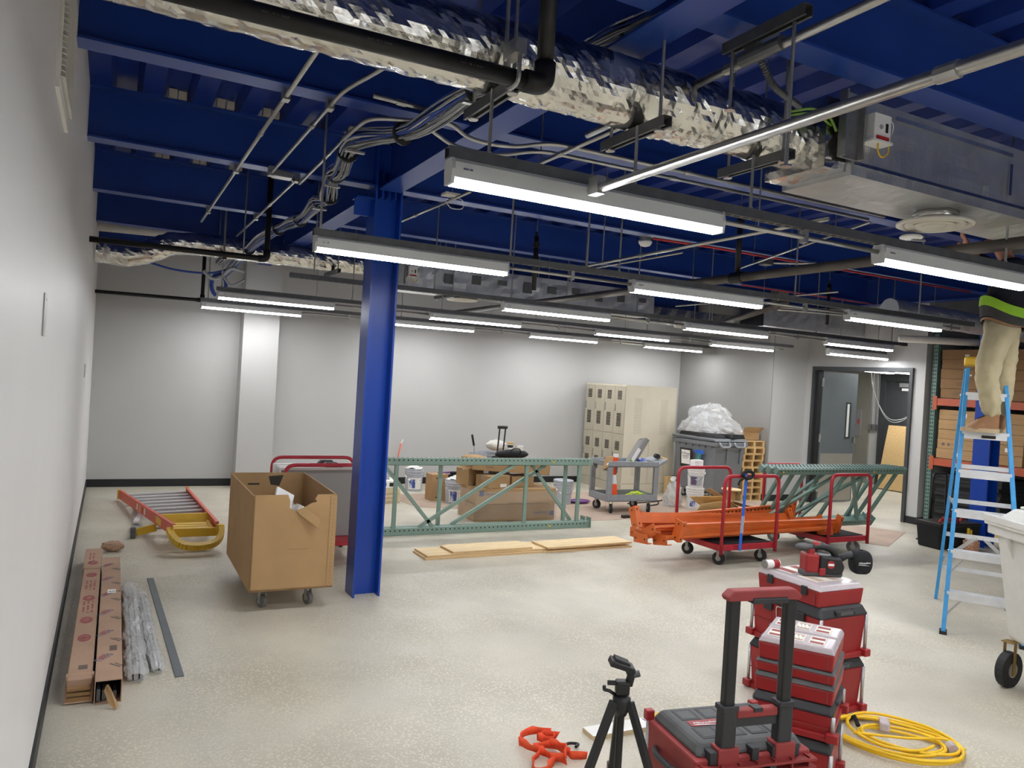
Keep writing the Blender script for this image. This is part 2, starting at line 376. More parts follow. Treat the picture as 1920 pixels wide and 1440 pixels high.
def strut(p, q, label, up=(0, 0, 1), w=.041, h=.041, slots=True, grp='strut channels'):
    p = Vector(p); q = Vector(q); L_ = (q - p).length; d = (q - p).normalized(); ang = math.atan2(d.y, d.x)
    t = thing('strut_channel', label, 'strut channel', p, math.degrees(ang), grp)
    th = .003; a = w / 2; li = .011
    pr = [(-a, 0), (-a, h), (a, h), (a, 0), (a - li, 0), (a - li, th), (a - th, th), (a - th, h - th), (-a + th, h - th), (-a + th, th), (-a + li, th), (-a + li, 0)] if not slots else [(-a, 0), (a, 0), (a, h), (a - li, h), (a - li, h - th), (a - th, h - th), (a - th, th), (-a + th, th), (-a + th, h - th), (-a + li, h - th), (-a + li, h), (-a, h)]
    obj('channel', G().sweep(pr, (0, 0, 0), (L_, 0, 0)), 'galv_dark', t)
    if slots:
        g = G(); x = .03
        while x < L_ - .04: g.bb(x, -.007, -.0012, x + .03, .007, .0005); x += .05
        obj('slots', g, 'slot_dark', t)['kind'] = 'stuff'
    return t
rows = [('nearest light row', 2.50, LZ, [1.02, 3.27, 5.52], 7.0), ('second light row', 4.45, LZ, [1.01, 3.24, 5.47], 7.2), ('third light row', 6.62, LZ - .01, [3.32, 5.55, 7.78], 9.3),
        ('fourth light row', 8.62, LZ - .005, [.97, 3.35, 5.72, 7.74], 9.4), ('light row by the back wall', 10.36, LZ - .005, [.98, 3.5, 5.68, 7.86], 9.3), ('added lamp row behind the camera', .45, LZ, [1.02, 3.27, 5.52], 7.0), ('second added lamp row behind the camera', -1.6, LZ, [1.02, 3.27, 5.52], 7.0), ('third added lamp row behind the camera', -3.6, LZ, [1.02, 3.27, 5.52], 7.0), ('rearmost added lamp row', -5.6, LZ, [1.02, 3.27, 5.52], 7.0)]  # last four rows are unseen lamps, added to brighten the room
for ri, (nm, ry, lz, xs, xe) in enumerate(rows):
    vis = ri < 5
    for k, lx in enumerate(xs): strip(lx, ry, lz, 'LED strip light in the %s, %s from the left' % (nm, ORD[k]))
    zt = lz + .09; x0 = xs[0] - .02
    if ri == 2: x0 = 1.3
    strut((x0, ry, zt), (xe, ry, zt), 'long grey strut channel carrying the ' + nm, slots=vis)
    if not vis: continue
    for k in range(len(xs)):
        a = xs[k] + 1.235; b = xs[k + 1] - .015 if k + 1 < len(xs) else xe - .2
        if b - a < .2: continue
        c = thing('light_conduit', 'thin conduit joining lights in the %s, span %s' % (nm, ORD[k]), 'conduit', (0, 0, 0), 0, 'conduits between lights')
        obj('tube', G().tube([(a, ry, lz + .055), (b, ry, lz + .055)], .011, 8), 'emt', c, smooth=True)
        obj('clamp', G().bb((a + b) / 2 - .012, ry - .016, lz + .03, (a + b) / 2 + .012, ry + .016, zt), 'galv', c)
        obj('screw', G().cyl(((a + b) / 2, ry, lz + .02), ((a + b) / 2, ry, lz + .04), .006), 'chrome', c)
    rx = [[1.16, 1.80, 2.42, 4.3, 5.3], [1.03, 2.26, 2.85, 3.12, 4.84, 6.4], [1.5, 2.6, 3.4, 4.9, 5.9, 7.6, 9.0], [1.0, 2.4, 3.5, 4.8, 6.2, 7.4, 8.9], [1.05, 2.4, 3.6, 5.0, 6.3, 7.9]][ri]
    for k, hx in enumerate(rx):
        top = DZ(hx) if not (ri == 0 and k < 3) else 2.73
        t = thing('hanger_rod', 'thin threaded rod hanging the %s, %s from the left' % (nm, ORD[k]), 'rod', (hx, ry, zt + .02), 0, 'light hanger rods')
        obj('rod', G().cyl((0, 0, 0), (0, 0, top - zt - .02), .0068, n=8), 'galv', t)
        obj('nut', G().cyl((0, 0, .021), (0, 0, .031), .011, n=6), 'galv', t)
for hx in (9.0, 9.8):
    t = thing('hanger_rod', 'rod hanging the lone light by the double door, %s one' % ('left' if hx < 9.5 else 'right'), 'rod', (hx, 7.42, 2.43), 0, 'light hanger rods'); obj('rod', G().cyl((0, 0, -.01), (0, 0, DZ(hx) - 2.43), .0055, n=8), 'galv', t); obj('nut', G().cyl((0, 0, .0), (0, 0, .01), .011, n=6), 'galv', t)
strip(8.78, 7.42, 2.30, 'white LED strip light hung on its own just before the double door')
strut((8.75, 7.42, 2.39), (9.98, 7.42, 2.39), 'short strut channel over the lone light by the double door', slots=False)
for k, (lx, ly, lab) in enumerate([(12.05, 9.70, 'hanging strip light in the corridor, seen left under the door head'), (12.75, 9.30, 'hanging strip light in the corridor, seen right under the door head'), (11.0, 8.2, 'hanging strip light in the corridor just inside the doorway')]):
    strip(lx, ly, 2.235 if k < 2 else 2.45, lab)
    for hx in (lx + .2, lx + 1.0):
        t = thing('hanger_rod', 'corridor light rod, %s of the %s light' % ('left' if hx < lx + .5 else 'right', ORD[k]), 'rod', (hx, ly, 2.32 if k < 2 else 2.535), 0, 'light hanger rods'); obj('rod', G().cyl((0, 0, 0), (0, 0, .43 if k < 2 else .215), .0055, n=8), 'galv', t); obj('nut', G().cyl((0, 0, .005), (0, 0, .015), .011, n=6), 'galv', t)
# ================================================================== CEILING SERVICES
def foil_tube(pts, r, amp=.012, step=.03, n=36, seed=0, r_end=None):
    P = [Vector(p) for p in pts]; Q = [P[0]]
    for a, b in zip(P, P[1:]):
        k = max(1, int((b - a).length / step)); Q += [a.lerp(b, (i + 1) / k) for i in range(k)]
    vs = []; m = len(Q); d = 0
    for i, p in enumerate(Q):
        t = (Q[min(i + 1, m - 1)] - Q[max(i - 1, 0)]).normalized(); u = Vector((0, 0, 1)); u = (u - t * t.z).normalized(); b = t.cross(u)
        crumple = .35 + .9 * max(0, noise.noise((p.x * 1.7 + seed, 3.1, 0)))
        for k in range(n):
            a = 2 * math.pi * k / n; e = u * math.cos(a) + b * math.sin(a)
            q = p + e * r
            w_ = noise.noise(q * 13 + Vector((seed, 0, 0))) * 1.0 + abs(noise.noise(q * 31)) * .8 + noise.noise(q * 70) * .4
            vs.append(q + e * amp * crumple * w_)
    fs = [(i * n + k, i * n + (k + 1) % n, (i + 1) * n + (k + 1) % n, (i + 1) * n + k) for i in range(m - 1) for k in range(n)]
    fs += [tuple(range(n)), tuple((m - 1) * n + k for k in range(n))]
    return G().add(vs, fs)
def foil_box(x0, y0, z0, x1, y1, z1, amp=.006, step=.05, seed=0):
    g = G()
    def face(o, a, b):
        o = Vector(o); a = Vector(a); b = Vector(b); nu = max(3, int(a.length / step)); nv = max(3, int(b.length / step)); nn = a.cross(b).normalized()
        def fn(u, v):
            p = o + a * u + b * v; e = min(u, v, 1 - u, 1 - v)
            return p + nn * (noise.noise(p * 9 + Vector((seed, 0, 0))) + .7 * noise.noise(p * 26)) * amp * min(1, e * 30)
        g.grid(fn, nu, nv)
    X, Y, Z = x1 - x0, y1 - y0, z1 - z0
    face((x0, y0, z0), (X, 0, 0), (0, 0, Z)); face((x0, y1, z0), (0, 0, Z), (X, 0, 0)); face((x0, y0, z0), (0, Y, 0), (X, 0, 0))
    face((x0, y0, z1), (X, 0, 0), (0, Y, 0)); face((x0, y0, z0), (0, 0, Z), (0, Y, 0)); face((x1, y0, z0), (0, Y, 0), (0, 0, Z))
    return g
def diffuser(x, y, z, r, parent):
    d = obj('diffuser', G().lathe([(r * .55, .05), (r * .6, .02), (r, .012), (r, 0), (r * .93, -.006), (r * .8, .012)], (x, y, z), 40, cap=False), 'off_white', parent, smooth=True)
    obj('ring', G().lathe([(r * .78, .004), (r * .74, -.008), (r * .62, .01), (r * .55, .02)], (x, y, z), 40, cap=False), 'off_white', d, smooth=True)
    obj('ring', G().lathe([(r * .52, .0), (r * .48, -.012), (r * .38, .006), (r * .3, .015)], (x, y, z), 40, cap=False), 'off_white', d, smooth=True)
    obj('centre_plate', G().lathe([(.001, -.006), (r * .26, -.008), (r * .3, .004), (.001, .006)], (x, y, z), 32), 'off_white', d, smooth=True)
def vav(x, y, z, parent, s=1.0):
    obj('side_plate', G().bb(x - .12, y - .012, z - .14, x - .005, y, z + .15).bb(x - .125, y - .04, z - .14, x - .115, y, z + .15).bb(x - .01, y - .04, z - .14, x, y, z + .15), 'galv', parent)
    c = obj('controller', G().bb(x + .02, y - .07, z - .045, x + .13, y - .005, z + .07), 'white_plastic', parent, bev=.004)
    obj('display', G().bb(x + .092, y - .072, z - .01, x + .108, y - .069, z + .03), 'black_plastic', c)
    obj('terminal', G().bb(x + .035, y - .074, z - .044, x + .115, y - .06, z - .03), 'red_wire', c)
    obj('dial', G().cyl((x + .062, y - .074, z + .01), (x + .062, y - .069, z + .01), .01), 'cable_grey', c)
    obj('bracket', G().bb(x + .005, y - .08, z - .06, x + .135, y - .005, z - .05), 'white_plastic', parent)
    obj('wire', G().tube(fil([(x + .06, y - .06, z - .05), (x + .06, y - .06, z - .09), (x + .1, y - .05, z - .12), (x + .14, y - .06, z - .09), (x + .14, y - .05, z - .04)], .03), .004, 6), 'yellow', parent, smooth=True)
    obj('wire', G().tube(fil([(x + .12, y - .05, z + .06), (x + .16, y - .06, z + .05), (x + .16, y - .05, z - .01), (x + .12, y - .04, z - .02)], .03), .003, 6), 'cable_white', parent, smooth=True)
# near duct: insulated round duct and its box
t = thing('foil_duct', 'crinkled foil-wrapped round duct overhead nearest the camera', 'duct', (0, 0, 0), 0, 'foil ducts')
obj('round_wrap', foil_tube([(XL + .02, 2.6, 2.89), (2.74, 2.6, 2.89)], .135, .02, .022, 44, 1), 'foil', t)
t = thing('duct_box', 'foil-wrapped rectangular duct box with a round ceiling diffuser, nearest the camera', 'duct box', (0, 0, 0), 0, 'foil duct boxes')
obj('wrap', foil_box(2.88, 2.37, 2.70, 5.6, 2.77, 3.05, .008, .045, 3), 'foil_flat', t)
obj('inlet_collar', foil_box(2.74, 2.4, 2.72, 2.9, 2.75, 3.03, .014, .03, 5), 'foil', t)
obj('seam_tape', G().bb(2.89, 2.362, 2.745, 5.6, 2.366, 2.76).bb(4.05, 2.36, 2.8, 4.075, 2.364, 2.96).bb(3.15, 2.36, 2.995, 4.07, 2.364, 3.015), 'foil', t)
vav(2.90, 2.365, 2.90, t)
obj('collar', G().lathe([(.11, 0), (.11, .06)], (3.78, 2.57, 2.65), 32), 'foil', t, smooth=True)
diffuser(3.78, 2.57, 2.635, .185, t)
obj('green_wires', G().tube(fil([(2.55, 2.44, 2.93), (2.66, 2.4, 2.96), (2.74, 2.38, 2.93), (2.77, 2.37, 2.87)], .05), .006, 6).tube(fil([(2.56, 2.45, 2.92), (2.67, 2.41, 2.945), (2.76, 2.39, 2.9)], .05), .006, 6), 'green_wire', t, smooth=True)
# far duct
t = thing('foil_duct', 'foil-wrapped round duct near the back wall on the left', 'duct', (0, 0, 0), 0, 'foil ducts')
obj('round_wrap', foil_tube([(XL + .02, 8.8, 2.74), (.1, 8.8, 2.73), (.3, 8.8, 2.79), (.5, 8.8, 2.90), (.75, 8.8, 2.93), (2.9, 8.8, 2.93)], .115, .022, .03, 28, 9), 'foil', t)
t = thing('duct_box', 'long silver rectangular duct behind the blue column', 'duct box', (0, 0, 0), 0, 'foil duct boxes')
obj('wrap', foil_box(2.92, 8.6, 2.70, 6.65, 9.0, 3.02, .008, .05, 17), 'foil_flat', t)
g = G()
for k in range(9): px = 3.5 + .36 * k; g.bb(px, 8.585, 2.8 + .03 * (k % 3), px + .12, 8.59, 2.92 + .02 * (k % 2))
obj('tape_patch', g, 'galv_dark', t)
obj('flange', G().bb(2.9, 8.58, 2.685, 6.68, 9.02, 2.70), 'galv', t)
vav(3.0, 8.59, 2.88, t)
diffuser(3.9, 8.95, 2.66, .2, t)
t = thing('foil_duct', 'dull silver rectangular duct above the grey corner wall', 'duct', (0, 0, 0), 0, 'foil ducts')
obj('wrap', foil_box(6.9, 9.5, 2.72, 9.3, 9.9, 2.95, .01, .06, 21), 'foil', t)
t = thing('foil_duct', 'silver rectangular duct high up beside the double door', 'duct', (0, 0, 0), 0, 'foil ducts')
obj('wrap', foil_box(8.0, 7.9, 2.66, 10.1, 8.3, 2.98, .012, .06, 25), 'foil_flat', t)
obj('edge_frame', G().bb(7.985, 7.88, 2.65, 8.0, 8.32, 2.99), 'black_plastic', t)
t = thing('foil_duct', 'crumpled foil duct just left of the person on the ladder', 'duct', (0, 0, 0), 0, 'foil ducts')
obj('round_wrap', foil_tube([(7.0, 5.2, 2.64), (9.2, 5.2, 2.60), (11.5, 5.2, 2.58)], .11, .02, .04, 24, 31), 'foil_flat', t)
# trapeze struts under the near duct with their rods
def rod(x, y, z0, z1, label, r=.0068, m='galv', washer=True, grp='trapeze rods'):
    if z1 == 3.42: z1 = DZ(x)
    t = thing('hanger_rod', label, 'rod', (x, y, z0), 0, grp)
    obj('rod', G().cyl((0, 0, 0), (0, 0, z1 - z0), r, n=8), m, t)
    if washer: obj('washer', G().cyl((0, 0, -.004), (0, 0, .002), .02, n=14), 'chrome', t)
for k, (tx, y0, y1) in enumerate([(1.20, 2.37, 2.80), (1.845, 2.37, 2.80), (2.51, 2.37, 2.80)]):
    strut((tx, y1, 2.705), (tx, y0, 2.705), 'short strut trapeze under the near foil duct, %s from the left' % ORD[k], slots=False)
    rod(tx, y0 + .05, 2.70, 3.42, 'near rod of the %s trapeze under the near duct' % ORD[k]); rod(tx, y1 - .05, 2.70, 3.42, 'far rod of the %s trapeze under the near duct' % ORD[k])
    if k == 0:
        rod(tx - .035, y0 + .05, 2.76, 3.42, 'extra rod with a pipe clevis beside the black drain pipe', .008, washer=False)
for k, tx in enumerate((3.6, 4.9)):
    strut((tx, 2.80, 2.655), (tx, 2.33, 2.655), 'strut trapeze under the near duct box, %s from the left' % ORD[k], slots=False) if k else None
for k, tx in enumerate((1.0, 2.2, 3.6, 5.2)):
    strut((tx, 9.1, 2.655 if tx > 2.5 else 2.775), (tx, 8.5, 2.655 if tx > 2.5 else 2.775), 'strut trapeze under the far duct, %s from the left' % ORD[k], slots=False)
    for yy, nm in ((8.55, 'near'), (9.05, 'far')): rod(tx, yy, 2.64 if tx > 2.5 else 2.77, 3.42, '%s rod of the %s trapeze under the far duct' % (nm, ORD[k]))
strut((2.05, 2.30, 3.0), (2.05, 1.90, 3.0), 'strut trapeze above the near duct with a dangling flexible conduit', slots=False)
rod(2.05, 2.26, 2.78, 3.0, 'far short rod under the high trapeze'); rod(2.05, 1.96, 2.5, 3.0, 'near long rod under the high trapeze')
# pipes
def pipe(name, pts, r, m, label, cat, grp, fr=.06, n=12, extra=None):
    t = thing(name, label, cat, (0, 0, 0), 0, grp); obj('run', G().tube(fil(pts, fr, 5), r, n), m, t, smooth=True)
    return t
t = thing('drain_pipe', 'thick black plastic pipe overhead nearest the camera, turning up at an elbow', 'pipe', (0, 0, 0), 0, 'black pipes')
obj('run', G().cyl((XL, 2.26, 2.672), (1.19, 2.26, 2.685), .029, n=20), 'black_pipe', t, smooth=True)
obj('riser', G().cyl((1.235, 2.26, 2.73), (1.235, 2.26, 3.42), .029, n=20), 'black_pipe', t, smooth=True)
obj('elbow', G().tube(fil([(1.16, 2.26, 2.685), (1.235, 2.26, 2.685), (1.235, 2.26, 2.76)], .05, 6), .037, 20), 'black_pipe', t, smooth=True)
obj('clevis', G().tube(fil([(1.12, 2.30, 2.76), (1.12, 2.30, 2.655), (1.12, 2.22, 2.655), (1.12, 2.22, 2.76)], .03), .008, 6).bb(1.1, 2.215, 2.75, 1.14, 2.305, 2.80), 'galv', t)
for k in range(3): text('LIMITED', .022, 'print_grey', t, (.32 + .3 * k, 2.2305, 2.672 + .0027 * k), (1, 0, 0), (0, 0.25, 1))
t = pipe('drain_pipe', [(XL, 7.2, 2.64), (1.2, 7.2, 2.65), (1.2, 7.2, 3.42)], .025, 'black_pipe', 'black pipe on the left in front of the far foil duct', 'pipe', 'black pipes')
obj('elbow', G().tube(fil([(1.13, 7.2, 2.65), (1.2, 7.2, 2.65), (1.2, 7.2, 2.73)], .05, 6), .032, 16), 'black_pipe', t, smooth=True)
obj('cap', G().cyl((1.2, 7.2, 3.12), (1.2, 7.2, 3.16), .03), 'black_pipe', t)
obj('clevis_rod', G().cyl((1.0, 7.2, 2.66), (1.0, 7.2, DZ(1.0)), .006, n=8), 'galv', t)
t = pipe('drain_pipe', [(XL, 10.4, 2.45), (.985, 10.4, 2.46), (.985, 10.4, 3.4)], .022, 'black_pipe', 'thin black pipe low along the back wall on the left', 'pipe', 'black pipes')
obj('elbow', G().tube(fil([(.92, 10.4, 2.46), (.985, 10.4, 2.46), (.985, 10.4, 2.53)], .05, 6), .028, 16), 'black_pipe', t, smooth=True)
t = pipe('sprinkler_pipe', [(4.32, 1.2, 2.6), (4.32, 11.1, 2.6)], .035, 'dark_pipe', 'dark steel sprinkler main running away above the light rows', 'pipe', 'sprinkler pipes')
obj('coupling', G().cyl((4.32, 4.5, 2.6), (4.32, 4.62, 2.6), .045), 'black_pipe', t); obj('coupling', G().cyl((4.32, 8.5, 2.6), (4.32, 8.6, 2.6), .045), 'black_pipe', t)
for k, (px, py, z0, z1, lab) in enumerate([(4.32, 4.56, 2.62, 3.1, 'black riser on the sprinkler main beyond the second light row'), (3.30, 6.0, 2.5, 2.98, 'black riser with a cap left of the sprinkler main'), (7.78, 6.62, 2.6, 3.1, 'black riser above the third light row on the right')]):
    t = thing('pipe_riser', lab, 'pipe', (px, py, z0), 0, 'black risers'); obj('tube', G().cyl((0, 0, 0), (0, 0, z1 - z0), .022, n=12), 'black_pipe', t, smooth=True)
    obj('fitting', G().cyl((0, 0, z1 - z0 - .1), (0, 0, z1 - z0 - .05), .03), 'black_pipe', t); obj('tip', G().cyl((0, 0, z1 - z0), (0, 0, z1 - z0 + .04), .014), 'black_pipe', t); obj('hanger', G().cyl((0, 0, z1 - z0 + .04), (0, 0, DZ(px) - z0), .004, n=6), 'galv', t)
t = pipe('sprinkler_pipe', [(6.4, 6.0, 2.70), (8.2, 9.1, 2.70)], .04, 'dark_pipe', 'dark steel pipe crossing above the fourth light row', 'pipe', 'sprinkler pipes')
t = pipe('insulated_pipe', [(XL, 9.6, 3.11), (2.7, 9.6, 3.2)], .06, 'white_pipe', 'fat white insulated pipe high by the back wall on the left', 'pipe', 'white pipes')
obj('green_band', G().cyl((1.62, 9.6, 3.166), (1.68, 9.6, 3.168), .063), 'green_tape', t)
t = pipe('insulated_pipe', [(6.6, 8.05, 2.56), (7.9, 8.0, 2.56)], .05, 'white_pipe', 'short white insulated pipe above the light before the double door', 'pipe', 'white pipes'); obj('hanger', G().cyl((7.2, 8.03, 2.58), (7.2, 8.03, DZ(7.2)), .006), 'galv', t)
pipe('insulated_pipe', [(9.6, 6.95, 2.58), (10.9, 5.9, 2.56)], .05, 'white_pipe', 'white insulated pipe behind the person on the ladder', 'pipe', 'white pipes')
t = pipe('insulated_pipe', [(7.6, 10.9, 2.48), (8.2, 10.9, 2.47)], .05, 'white_pipe', 'short white pipe end above the lockers by the back wall', 'pipe', 'white pipes'); obj('hanger', G().cyl((7.9, 10.9, 2.5), (7.9, 10.9, DZ(7.9)), .006), 'galv', t)
# conduits
def emt(pts, label, r=.0115, m='emt', boxes=(), hang=False):
    t = thing('conduit', label, 'conduit', (0, 0, 0), 0, 'metal conduits'); obj('tube', G().tube(fil(pts, .12, 6), r, 10), m, t, smooth=True)
    P = [Vector(p) for p in pts]; L_ = max(zip(P, P[1:]), key=lambda s: (s[1] - s[0]).length); d = (L_[1] - L_[0]).normalized(); c = L_[0].lerp(L_[1], .35)
    obj('coupling', G().cyl(c - d * .025, c + d * .025, r + .004, n=10), 'galv', t)
    if hang:
        for f in (.15, .8): h = L_[0].lerp(L_[1], f); obj('hanger', G().cyl((h.x, h.y, h.z + r * .5), (h.x, h.y, DZ(h.x)), .0045, n=6), 'galv', t)
    for b in boxes: obj('clamp', G().bb(b[0] - .018, b[1] - .03, b[2] - .02, b[0] + .018, b[1] + .03, b[2] + .045), 'galv', t)
    return t
emt([(1.56, 2.44, 2.42), (1.60, -1.5, 2.42)], 'thick bright conduit crossing the upper right, ending on the nearest light', .0165, boxes=[(1.56, 2.40, 2.42)])
emt([(.71, 2.9, 3.04), (.71, 8.0, 3.04)], 'straight conduit under the joists closest to the left wall', boxes=[(.71, 3.97, 3.04), (.71, 5.68, 3.04), (.71, 7.4, 3.04)])
emt([(1.06, 2.9, 3.04), (1.0, 3.35, 3.04), (.93, 3.7, 3.04), (.93, 5.55, 3.04)], 'bent conduit under the joists second from the left wall', boxes=[(.93, 3.97, 3.04), (.93, 5.6, 3.04)])
t = emt([(.93, 5.62, 3.05), (1.12, 5.68, 3.04), (1.12, 8.6, 3.04)], 'conduit going away from a small junction box under the joist by the column', boxes=[(1.12, 5.66, 3.04), (1.12, 7.4, 3.04)])
obj('junction_box', G().bb(.95, 5.6, 3.03, 1.08, 5.7, 3.07), 'galv', t)
emt([(1.12, 5.55, 2.99), (1.09, 4.1, 2.98), (1.1, 3.82, 2.98), (1.3, 3.74, 2.98), (1.45, 3.63, 2.98), (1.67, 3.84, 2.98), (1.91, 3.82, 2.98), (2.03, 3.6, 2.98), (4.7, 3.57, 2.98)], 'snaking conduit under the main beam, the nearer of a pair')
emt([(1.37, 3.76, 2.98), (1.64, 4.01, 2.98), (1.91, 4.02, 2.98), (2.05, 3.76, 2.98), (4.7, 3.70, 2.98)], 'snaking conduit under the main beam, the farther of a pair')
emt([(1.04, 3.57, 3.0), (1.44, 3.6, 3.0)], 'short cut conduit stub left of the cable bundle', .012)
emt([(2.12, 6.5, 2.98), (2.15, 4.9, 2.98)], 'short conduit with a round box just right of the column top', .010, hang=True)
emt([(2.15, 4.1, 2.96), (2.15, 2.9, 2.96)], 'conduit passing under the near duct between two trapezes', .012, hang=True)
emt([(5.7, 6.0, 2.98), (4.78, 3.75, 2.98)], 'slanting conduit left of the sprinkler main', .010, hang=True)
emt([(4.6, 7.5, 2.96), (4.62, 5.6, 2.96)], 'thin conduit above the third light row beside the sprinkler main', .010, hang=True)
emt([(3.05, 4.9, 2.56), (3.02, 2.6, 2.56)], 'conduit linking the two nearest light rows', .011, hang=True)
emt([(2.07, 3.3, 2.95), (2.06, .4, 2.95)], 'conduit hung from the high trapeze, running over the camera', .0165, hang=True)
for k, (a, b) in enumerate([((6.0, 7.4, 2.95), (6.05, 5.2, 2.95)), ((7.2, 8.8, 2.9), (7.2, 6.0, 2.9)), ((8.6, 6.2, 2.75), (6.4, 6.9, 2.75)), ((9.4, 6.0, 2.72), (6.6, 6.3, 2.66))]):
    emt([a, b], 'far conduit in the right-hand ceiling clutter, %s of four' % ORD[k], .012, hang=True)
t = thing('flex_conduit', 'ribbed flexible conduit dangling above the duct box', 'conduit', (0, 0, 0))
pts = fil([(2.1, 2.18, 2.98), (2.14, 2.18, 2.93), (2.2, 2.19, 2.88), (2.38, 2.22, 2.85)], .05, 6); Q = [Vector(p) for p in pts]; D = [Q[0]]
for a, b in zip(Q, Q[1:]):
    k = max(1, int((b - a).length / .004)); D += [a.lerp(b, (i + 1) / k) for i in range(k)]
obj('hose', G().tube(D, .012, 10, rs=[.010 + .004 * (i % 2) for i in range(len(D))]), 'galv_dark', t)
obj('junction', G().cyl((2.06, 2.02, 2.955), (2.06, 2.22, 2.955), .026).bb(2.05, 2.14, 2.955, 2.11, 2.2, 3.0), 'galv_dark', t)
# cable bundle on hooks
CP = [(1.88, 1.3, 3.16), (1.84, 2.3, 3.15), (1.77, 2.75, 3.13), (1.55, 3.0, 3.04), (1.40, 3.2, 2.99), (1.31, 3.72, 2.93), (1.16, 4.27, 2.98), (1.2, 4.7, 2.92), (1.25, 5.13, 2.97), (1.32, 5.5, 2.90), (1.36, 5.93, 2.97), (1.37, 6.54, 2.94), (1.36, 7.14, 2.97), (1.28, 7.9, 2.95), (1.25, 9.2, 2.9), (1.2, 10.3, 2.78)]
def smooth_path(P, n=6):
    P = [Vector(p) for p in P]; o = []
    for i in range(len(P) - 1):
        a = P[max(i - 1, 0)]; b = P[i]; c = P[i + 1]; d = P[min(i + 2, len(P) - 1)]
        for k in range(n):
            t = k / n; o.append(.5 * ((2 * b) + (c - a) * t + (2 * a - 5 * b + 4 * c - d) * t * t + (3 * b - a - 3 * c + d) * t ** 3))
    return o + [P[-1]]
t = thing('cable_bundle', 'bundle of grey, blue and white data cables on ceiling hooks', 'cables', (0, 0, 0))
base = smooth_path(CP, 5)
for k in range(42):
    a0 = random.uniform(0, 6.28); rad = .006 + .047 * math.sqrt(random.random()); tw = random.uniform(-.5, .5)
    pts = []
    for i, p in enumerate(base):
        tt = (base[min(i + 1, len(base) - 1)] - base[max(i - 1, 0)]).normalized(); u = Vector((0, 0, 1)); u = (u - tt * tt.z).normalized(); b = tt.cross(u)
        s = rad * (1 + .18 * math.sin(i * .9)) ; aa = a0 + tw * i * .12 + .3 * noise.noise((i * .4, k, 0))
        pts.append(p + u * s * math.cos(aa) * .9 + b * s * math.sin(aa) * 1.15)
    obj('cable', G().tube(pts, .0046, 5), ['cable_grey', 'cable_grey', 'cable_blue', 'cable_white'][k % 4], t, smooth=True)
for i in range(8, len(base) - 2, 6):
    p = base[i]; d = (base[i + 1] - base[i - 1]).normalized()
    obj('cable_tie', G().cyl(p - d * .008, p + d * .008, .061, n=14), 'black_plastic', t)
for i in (4, 6, 8, 10):
    p = Vector(CP[i]); d = (Vector(CP[i + 1]) - Vector(CP[i - 1])).normalized(); s = Vector((-d.y, d.x, 0)).normalized()
    obj('hook', G().sweep([(-.012, 0), (.012, 0), (.012, .003), (-.012, .003)], p - s * .06 + Vector((0, 0, -.03)), p - s * .06 + Vector((0, 0, .14))).bb(p.x - .06, p.y - .014, p.z - .065, p.x + .05, p.y + .014, p.z - .055), 'emt', t)
t = thing('cable_coil', 'coil of blue cable hanging at the back wall on the left', 'cables', (0, 0, 0))
obj('coil', G().tube([(1.08 + .07 * math.cos(a), 9.6, 2.6 + .12 * math.sin(a)) for a in [x * .4 for x in range(-2, 13)]], .012, 6).tube([(1.08 + .09 * math.cos(a), 9.61, 2.6 + .14 * math.sin(a)) for a in [x * .4 for x in range(-2, 12)]], .012, 6), 'cable_blue', t, smooth=True)
obj('lead', G().tube(smooth_path([(.3, 9.6, 2.78), (.6, 9.6, 2.72), (.95, 9.6, 2.72), (1.15, 9.6, 2.78), (1.3, 9.6, 2.8)]), .012, 6), 'cable_blue', t, smooth=True)
obj('loops', G().tube(smooth_path([(.9, 9.55, 2.74), (1.0, 9.55, 2.66), (1.1, 9.55, 2.70), (1.2, 9.55, 2.8), (1.35, 9.55, 2.78)]), .02, 6).tube(smooth_path([(1.1, 9.5, 2.72), (1.2, 9.5, 2.6), (1.35, 9.5, 2.68)]), .012, 6), 'cable_grey', t, smooth=True)
# sensors on the ceiling
t = thing('smoke_detector', 'white dome smoke detector under the joist with a red wire', 'smoke detector', (4.25, 5.68, 3.06))
obj('base', G().lathe([(.055, 0), (.055, -.03), (.05, -.035)], n=20), 'galv', t); obj('dome', G().lathe([(.062, -.035), (.062, -.05), (.045, -.075), (.015, -.085)], n=20), 'white_plastic', t, smooth=True)
t = thing('red_cable', 'thin red cable running along the joist from the smoke detector', 'cable', (0, 0, 0)); obj('run', G().tube([(4.3, 5.63, 3.05), (5.0, 5.62, 3.06), (9.0, 5.62, 3.06)], .011, 6), 'red_wire', t, smooth=True)
t = thing('red_cable', 'thin red cable high on the right side near the ladder', 'cable', (0, 0, 0)); obj('run', G().tube([(7.0, 7.3, 3.06), (9.5, 7.3, 3.06)], .009, 6), 'red_wire', t, smooth=True)
t = thing('sensor_disc', 'flat white sensor disc on a stem below the round diffuser', 'sensor', (3.82, 2.73, 2.60))
obj('disc', G().lathe([(.055, -.008), (.06, 0), (.05, .01), (.02, .012)], n=24), 'white_plastic', t, smooth=True); obj('arm', G().tube(fil([(-.02, -.02, -.02), (.1, -.02, -.01), (.1, .05, .02)], .02), .006, 6), 'emt', t)
t = thing('junction_box', 'small grey junction box on a conduit right of the smoke detector', 'junction box', (5.62, 5.55, 2.99))
obj('box', G().bb(-.05, -.05, -.03, .05, .05, .03), 'galv_dark', t, bev=.004); obj('stub', G().tube(fil([(.05, 0, 0), (.2, -.1, 0), (.35, -.3, 0)], .08), .011, 8), 'emt', t)
